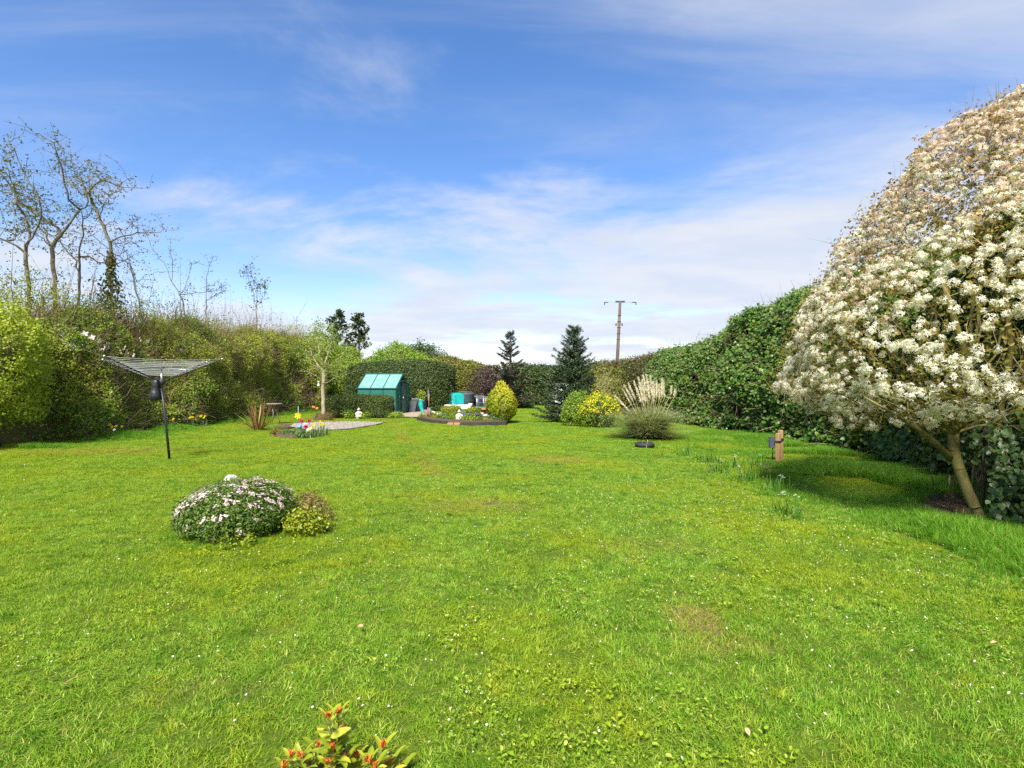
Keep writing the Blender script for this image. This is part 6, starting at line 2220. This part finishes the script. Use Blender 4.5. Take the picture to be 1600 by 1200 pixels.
    for (u, v, m, lab) in beds:
        ball_flower(lab, u, v, m, .060, .34 if v < 678 else .24)
    ball_flower('pink and white flower beside the blue ball in the front bed', 477, 679, 'pinkwhite', .065, .26)
    ball_flower('white flower at the foot of the magenta ones in the front bed', 482, 683, 'paleflower', .06, .17)
    c = G(468, 680)
    t = thing('gazing_ball', 'small light blue ball on a stake in the front bed', 'ornament', c)
    MB().tube([(0, 0, 0), (0, 0, .20)], .010, 6).build('stake', M['greypole'], t, True)
    MB().lathe([(.062 * math.cos(a), .25 + .062 * math.sin(a)) for a in np.linspace(-1.5, 1.5, 11)], (0, 0, 0), 18).build('ball', M['blueball'], t, True)
    D = 'daffodils in the front bed'
    for i, (u, v, n, fm, lab) in enumerate(((448, 681, 0, 'daffflower', 'leafy flowerless daffodil tuft at the left end of the front bed'), (488, 684, 2, 'daffflower', 'low yellow daffodils below the magenta flowers'), (494, 678, 1, 'daffflower', 'single pale yellow daffodil right of the magenta flowers'),
                                            (503, 673, 1, 'daffflower', 'single tall yellow daffodil at the gravel edge'), (499, 682, 2, 'daffflower', 'yellow daffodils at the right end of the front bed'), (466, 683, 0, 'daffflower', 'leafy daffodil tuft under the blue ball'), (509, 679, 0, 'daffflower', 'leafy tuft at the right tip of the front bed'))):
        strap_clump('daffodil_clump', lab, 'daffodils', G(u, v), 18, .30, .010, 'daffleaf', n, fm, .05, D, 150 + i)
    for i, (u, v, lab) in enumerate(((455, 681, 'dark green low plant in the left of the front bed'), (474, 684, 'low green leafy plant at the front of the front bed'), (435, 680, 'sprawling reddish plant at the far left of the front bed'))):
        bush('low_plant', lab, 'plant', G(u, v), dome(.20, .14), 'redbrown' if i == 2 else 'midgreen', 110, .05, core=None, amp=.04, per=4, length=.06, seed=160 + i)

    # ---- island bed
    poly = np.array(ISLAND)
    t = thing('bed_edging', 'dark timber edging curving round the island flower bed', 'edging', (poly[3][0], poly[3][1], 0))
    o = np.array([poly[3][0], poly[3][1], 0])
    front = poly[:7]
    for i in range(len(front) - 1):
        A, B = front[i], front[i + 1]
        m = max(1, int(np.linalg.norm(B - A) / .28))
        for k in range(m):
            p = A + (B - A) * (k + .5) / m
            ang = math.atan2(B[1] - A[1], B[0] - A[0])
            if abs((p[0] / p[1]) * FPX + 800 - 709) < 9:
                continue
            MB().box(np.array([p[0], p[1], .05]) - o, (np.linalg.norm(B - A) / m - .012, .05, .14 + .02 * rng.random()), ang).build('board', M['darktimber'], t)
    b0 = G(709, 664.3)
    for k in range(2):
        q = b0 + np.array([-.12 + .24 * k, -.02, 0])
        tag(MB().box((0, 0, .045), (.22, .11, .09), -.05).build('brick', M['brick'], None, loc=q), ['left one of two tan bricks set in the bed edging', 'right one of two tan bricks set in the bed edging'][k], 'brick', 'bricks in the bed edging')
    simple_hedge('box_hedge', 'low yellow-green clipped box hedge in the island bed, left of the statue', [(-2.98, 22.6), (-2.4, 22.45), (-2.1, 22.4)], [.55, .56, .50], .55, 'boxyellow', 1100, .04, .03, 5, .05, 'core', seed=171, inset=.08, jit=.02, scale=3)
    simple_hedge('box_hedge', 'low yellow-green clipped box hedge in the island bed, right of the statue', [(-1.95, 22.4), (-1.6, 22.4), (-1.30, 22.45)], [.46, .50, .48], .55, 'boxyellow', 900, .04, .03, 5, .05, 'core', seed=172, inset=.08, jit=.02, scale=3)
    statue('garden_statue', 'round-headed pale stone figure seated in the island flower bed', G(717.5, 660.5) + np.array([0, 0, .06]), .44, M['stonewhite'], 0)
    pl = [(660, 655, .16, .15, 'yellowleaf', 'yellow-green plant at the left tip of the island bed'), (672, 656.5, .20, .26, 'redbrown', 'brownish twiggy plant near the left tip of the island bed'), (681, 657.5, .18, .20, 'yellowleaf', 'yellow-green tuft left of centre in the island bed'),
          (690, 658.5, .18, .24, 'midgreen', 'grey-green leafy plant left of the bricks in the island bed'), (697, 660, .16, .22, 'midgreen', 'leafy plant just left of the stone figure'), (708, 660, .15, .26, 'greenhedge', 'bright green plant touching the stone figure on its left'),
          (727, 661.5, .16, .16, 'greenhedge', 'bright green plant touching the stone figure on its right'), (738, 662.5, .20, .20, 'lightgreen', 'light green low plant at the front middle of the island bed'), (748, 662.5, .17, .18, 'midgreen', 'low leafy plant right of middle in the island bed'),
          (759, 662, .20, .12, 'yellowleaf', 'yellowish ground plant near the golden conifer'), (771, 661.5, .18, .26, 'midgreen', 'grey-green plant at the left foot of the golden conifer'), (782, 661.5, .17, .20, 'midgreen', 'low plant before the foot of the golden conifer')]
    for i, (u, v, r, h, mt, lab) in enumerate(pl):
        bush('bed_plant', lab, 'plant', G(u, v) + np.array([0, .05, .05]), dome(r, h), mt, 130, .05, core=None, amp=.04, per=4, length=.08, jit=.03, seed=180 + i)
    F = 'flowers in the island bed'
    for i, (u, v, fm, lab) in enumerate(((686, 657, 'paleflower', 'white flowers at the left of the island bed'), (678, 655, 'paleflower', 'pale flowers behind the brownish plant in the island bed'), (695, 655, 'pinkwhite', 'pinkish flowers behind the grey-green plants'),
                                         (726, 657.5, 'bluebell', 'blue flowers just right of the stone figure'), (735, 657, 'bluebell', 'blue flowers in the middle of the island bed'), (745, 657, 'bluebell', 'blue flowers right of middle in the island bed'),
                                         (752, 656.5, 'paleflower', 'white flowers right of middle in the island bed'), (765, 658, 'bluebell', 'blue flowers left of the golden conifer'), (776, 659, 'bluebell', 'blue flowers before the golden conifer'))):
        strap_clump('flower_clump', lab, 'flowers', G(u, v) + np.array([0, 0, .05]), 14, .24, .009, 'daffleaf', 5, fm, .04, F, 200 + i)
    st = G(757, 655)
    for k, (dx, s) in enumerate(((0, .12), (.22, .10), (-1.95, .11))):
        mb = MB().lathe([(s * math.cos(a), s * .7 * math.sin(a) + s * .5) for a in np.linspace(-1.4, 1.5, 9)], (0, 0, 0), 12)
        V = np.array(mb.v); V *= (1 + .25 * noise3(V, 9, k))[:, None]; mb.v = [tuple(v) for v in V]
        tag(mb.build('rock', M['stonegrey'], None, True, st + np.array([dx, .1, .06])), ['pale rock behind the blue flowers in the island bed', 'smaller pale rock near the golden conifer', 'pale rock at the left of the island bed'][k], 'rock', 'rocks in the island bed')
    pot('plant_pot', 'large terracotta pot left of the golden conifer', G(756, 650), .19, .36, 'terracotta', None)

    # ---- behind the island: tank, sheet, bins, trough
    c = G(724, 640.5)
    t = thing('water_tank', 'dark grey round water tank half covered by a turquoise sheet', 'tank', c)
    MB().lathe([(.60, 0), (.62, .05), (.62, .85), (.64, .90), (.64, .98), (.58, .99), (.56, .93)], (0, 0, 0), 28).build('barrel', M['tank'], t, True)
    for z in (.28, .56):
        MB().lathe([(.622, z - .02), (.640, z), (.622, z + .02)], (0, 0, 0), 28).build('rib', M['tank'], t, True)
    MB().tube([(-.95, -.1, 1.04), (-.3, -.05, 1.05), (.5, 0, 1.04)], .018, 6).build('top_rail', M['timbergrey'], t, True)
    # draped sheet
    s = thing('turquoise_sheet', 'turquoise sheet draped over the left of the dark tank', 'sheet', c + np.array([-.45, -.35, 0]))
    nx, nz = 22, 12
    V = []; Fq = []
    for i in range(nx):
        for j in range(nz):
            u = i / (nx - 1); w = j / (nz - 1)
            x = -.72 + 1.30 * u + (1 - w) * (-.12 + .10 * u)
            z = w * (1.02 - .04 * u)
            yy = -.35 - .22 * math.sin(math.pi * min(1, u * 1.05)) + .05 * math.sin(17 * u + 3 * w) * (1.1 - w) - .18 * (1 - w) + (.12 * u * u)
            V.append((x, yy, max(z, .01)))
    for i in range(nx - 1):
        for j in range(nz - 1):
            Fq.append((i * nz + j, (i + 1) * nz + j, (i + 1) * nz + j + 1, i * nz + j + 1))
    me = make_mesh('cloth', V, Fq, None, M['turquoise'], True)
    o = link('cloth', me, s)
    md = o.modifiers.new('thickness', 'SOLIDIFY'); md.thickness = .006
    MB().tube([(-.74, -.36, 1.02), (-.1, -.58, 1.0), (.55, -.26, .99)], .014, 6).build('hem', M['turquoise'], s, True)
    # trough
    c = G(716, 646.5)
    t = thing('white_trough', 'long low white trough behind the box hedge', 'trough', c)
    MB().box((0, 0, .33), (1.30, .42, .20)).build('basin', M['white'], t)
    MB().box((0, 0, .435), (1.36, .48, .035)).build('rim', M['white'], t)
    for sx in (-1, 1):
        MB().box((sx * .5, 0, .115), (.10, .36, .23)).build('foot', M['stonegrey'], t)
    c = G(735, 645.5)
    t = thing('white_urn', 'small white urn at the right end of the trough', 'urn', c)
    MB().lathe([(.08, 0), (.09, .04), (.04, .09), (.04, .25), (.10, .36), (.11, .46), (.12, .48), (.09, .50)], (0, 0, 0), 14).build('bowl', M['white'], t, True)
    MB().box((0, 0, -.0), (.20, .20, .05)).build('foot', M['white'], t)
    for k, (u, v, sc, lab) in enumerate(((746.5, 639.5, 1.0, 'dark tapered compost bin right of the grey tank'), (759, 638.5, .92, 'second dark compost bin half hidden by the golden conifer'))):
        c = G(u, v)
        t = thing('compost_bin', lab, 'bin', c, group='compost bins')
        MB().lathe([(.38 * sc, 0), (.37 * sc, .10), (.27 * sc, .70 * sc), (.25 * sc, .72 * sc)], (0, 0, 0), 22).build('body', M['black'], t, True)
        l = MB().lathe([(.27 * sc, .715 * sc), (.275 * sc, .75 * sc), (.24 * sc, .80 * sc), (.05, .83 * sc)], (0, 0, 0), 22).build('lid', M['tank'], t, True)
        MB().tube([(-.07, 0, .82 * sc), (0, 0, .87 * sc), (.07, 0, .82 * sc)], .014, 6).build('handle', M['black'], l, True)
        MB().box((0, -.37 * sc, .16), (.22, .03, .20)).build('hatch', M['tank'], t)
    c = G(749, 644)
    t = thing('cold_frame', 'low turquoise-topped cold frame beside the terracotta pot', 'cold frame', c)
    MB().box((0, 0, .13), (.62, .40, .22)).build('box', M['brick'], t)
    MB().box((0, -.02, .26), (.68, .46, .03)).build('lid', M['turquoise'], t)
    c = G(748, 643) + np.array([.02, .9, 0])
    t = thing('garden_chair', 'folded silver garden chair leaning by the compost bin', 'chair', c)
    for sx in (-1, 1):
        MB().tube([(sx * .2, -.2, 0), (sx * .19, 0, .45), (sx * .18, .08, .92)], .014, 6).build('leg', M['silver'], t, True)
        MB().tube([(sx * .17, .2, 0), (sx * .17, -.05, .48)], .014, 6).build('leg', M['silver'], t, True)
    MB().box((0, .06, .76), (.36, .02, .22)).build('backrest', M['tank'], t)
    MB().box((0, -.06, .46), (.36, .30, .03)).build('seat', M['tank'], t)

    # ---- beside the greenhouse
    c = G(660, 646.5)
    t = thing('turquoise_vase', 'tall curved turquoise vase by the yew hedge', 'vase', c)
    s = np.linspace(0, 1, 12)
    ctr = np.stack([.06 - .20 * np.sin(2.2 * s) * .7, 0 * s, .72 * s], 1)
    rad = np.interp(s, [0, .06, .3, .6, .85, 1], [.10, .075, .085, .125, .105, .13])
    MB().tube(ctr, rad, 16).build('body', M['turqglaze'], t, True)
    MB().lathe([(.115, 0), (.12, .015), (.11, .03)], ctr[0], 16).build('foot', M['turqglaze'], t, True)
    p = thing('variegated_plant', 'yellow variegated plant standing in the turquoise vase', 'plant', c + ctr[-1])
    lv = Leaves()
    q = rng.normal(0, .10, (150, 3)) * np.array([1.1, .8, 0]) + np.array([0, 0, 1]) * rng.uniform(-.08, .44, (150, 1))
    lv.leaves(q, rng.normal(0, .6, (150, 3)) + np.array([0, -.7, .4]), rng.uniform(.07, .12, 150), 'diamond', spread=.5)
    lv.build('foliage', M['yellowleaf'], p)
    MB().tube([(0, 0, -.25), (.02, 0, .1), (0, 0, .35)], .012, 5).build('stem', M['bark'], p, True)
    c = G(670, 644.5)
    t = thing('garden_spade', 'spade with wooden shaft standing by the turquoise vase', 'spade', c)
    MB().tube([(0, 0, .22), (.0, .03, .6), (.0, .06, 1.0)], .016, 7).build('shaft', M['timber'], t, True)
    MB().box((0, 0, .13), (.17, .02, .26)).build('blade', M['silver'], t)
    MB().tube([(-.06, .06, 1.01), (.06, .06, 1.01)], .015, 6).build('grip', M['black'], t, True)
    c = G(666.5, 643.5) + np.array([.05, .3, 0])
    t = thing('furled_parasol', 'dark blue furled parasol behind the spade', 'parasol', c)
    MB().tube([(0, 0, 0), (0, 0, 1.25)], .016, 7).build('pole', M['greypole'], t, True)
    MB().lathe([(.02, .55), (.085, .62), (.075, .85), (.05, 1.08), (.02, 1.2)], (0, 0, 0), 12).build('canopy', M['tank'], t, True)
    c = G(645.5, 645)
    t = thing('metal_dustbin', 'leaning grey metal sheet beside the greenhouse', 'sheet', c)
    t.name = 'metal_sheet'
    MB().box((0, 0, .36), (.30, .03, .76), .15, np.array(Matrix.Rotation(R(12), 3, 'Y'))).build('panel', M['tank'], t)
    MB().box((.09, -.02, .72), (.30, .05, .04), .15).build('top_edge', M['silver'], t)
    c = G(655, 644) + np.array([-.05, .5, 0])
    t = thing('water_butt', 'black water butt in the shade of the yew hedge', 'barrel', c)
    MB().lathe([(.34, 0), (.38, .15), (.38, .65), (.34, .80), (.35, .84), (.30, .86)], (0, 0, 0), 20).build('barrel', M['black'], t, True)
    MB().lathe([(.36, .845), (.36, .875), (.10, .90), (.02, .90)], (0, 0, 0), 20).build('lid', M['black'], t, True)
    c = G(668, 648)
    t = thing('wooden_crate', 'weathered wooden crate by the path', 'crate', c)
    for z in (.05, .13, .21):
        for sy in (-1, 1):
            MB().box((0, sy * .15, z), (.42, .018, .06)).build('slat', M['timbergrey'], t)
        for sx in (-1, 1):
            MB().box((sx * .205, 0, z), (.018, .28, .06)).build('slat', M['timbergrey'], t)
    MB().box((0, 0, .025), (.39, .27, .02)).build('base', M['timbergrey'], t)

    # ---- caravan behind the spruce
    c = np.array([(888.5 - 800) / FPX * 33, 33.0, 0.0])
    t = thing('caravan', 'white caravan almost hidden behind the dark spruce', 'caravan', c, .06)
    import bmesh
    prof = [(-.92, .35), (-.98, .60), (-.95, 1.15), (-.80, 1.46), (-.55, 1.56), (.60, 1.56), (.82, 1.42), (.96, 1.05), (.97, .60), (.92, .35)]
    V = [(x, -.8, z) for x, z in prof] + [(x, .8, z) for x, z in prof]
    m = len(prof)
    Fc = [tuple(range(m)), tuple(range(2 * m - 1, m - 1, -1))] + [(k, m + k, m + (k + 1) % m, (k + 1) % m) for k in range(m)]
    link('body', make_mesh('body', V, Fc, None, M['caravan']), t)
    for x0, x1 in ((-.52, -.18), (.10, .50)):
        w = MB().box(((x0 + x1) / 2, -.81, 1.12), (x1 - x0, .03, .26)).build('window', M['darkglass'], t)
        MB().box(((x0 + x1) / 2, -.805, .97), (x1 - x0 + .06, .05, .03)).build('sill', M['white'], w)
    for sx in (-.35, .35):
        wh = MB().tube([(sx, -.78, .26), (sx, -.62, .26)], .26, 18).build('wheel', M['rubber'], t, True)
        MB().tube([(sx, -.79, .26), (sx, -.77, .26)], .14, 14).build('rim', M['silver'], wh, True)
    MB().tube([(-.95, 0, .38), (-1.5, 0, .36), (-1.6, 0, .45)], .04, 8).build('tow_bar', M['greypole'], t, True)


middle_ground()
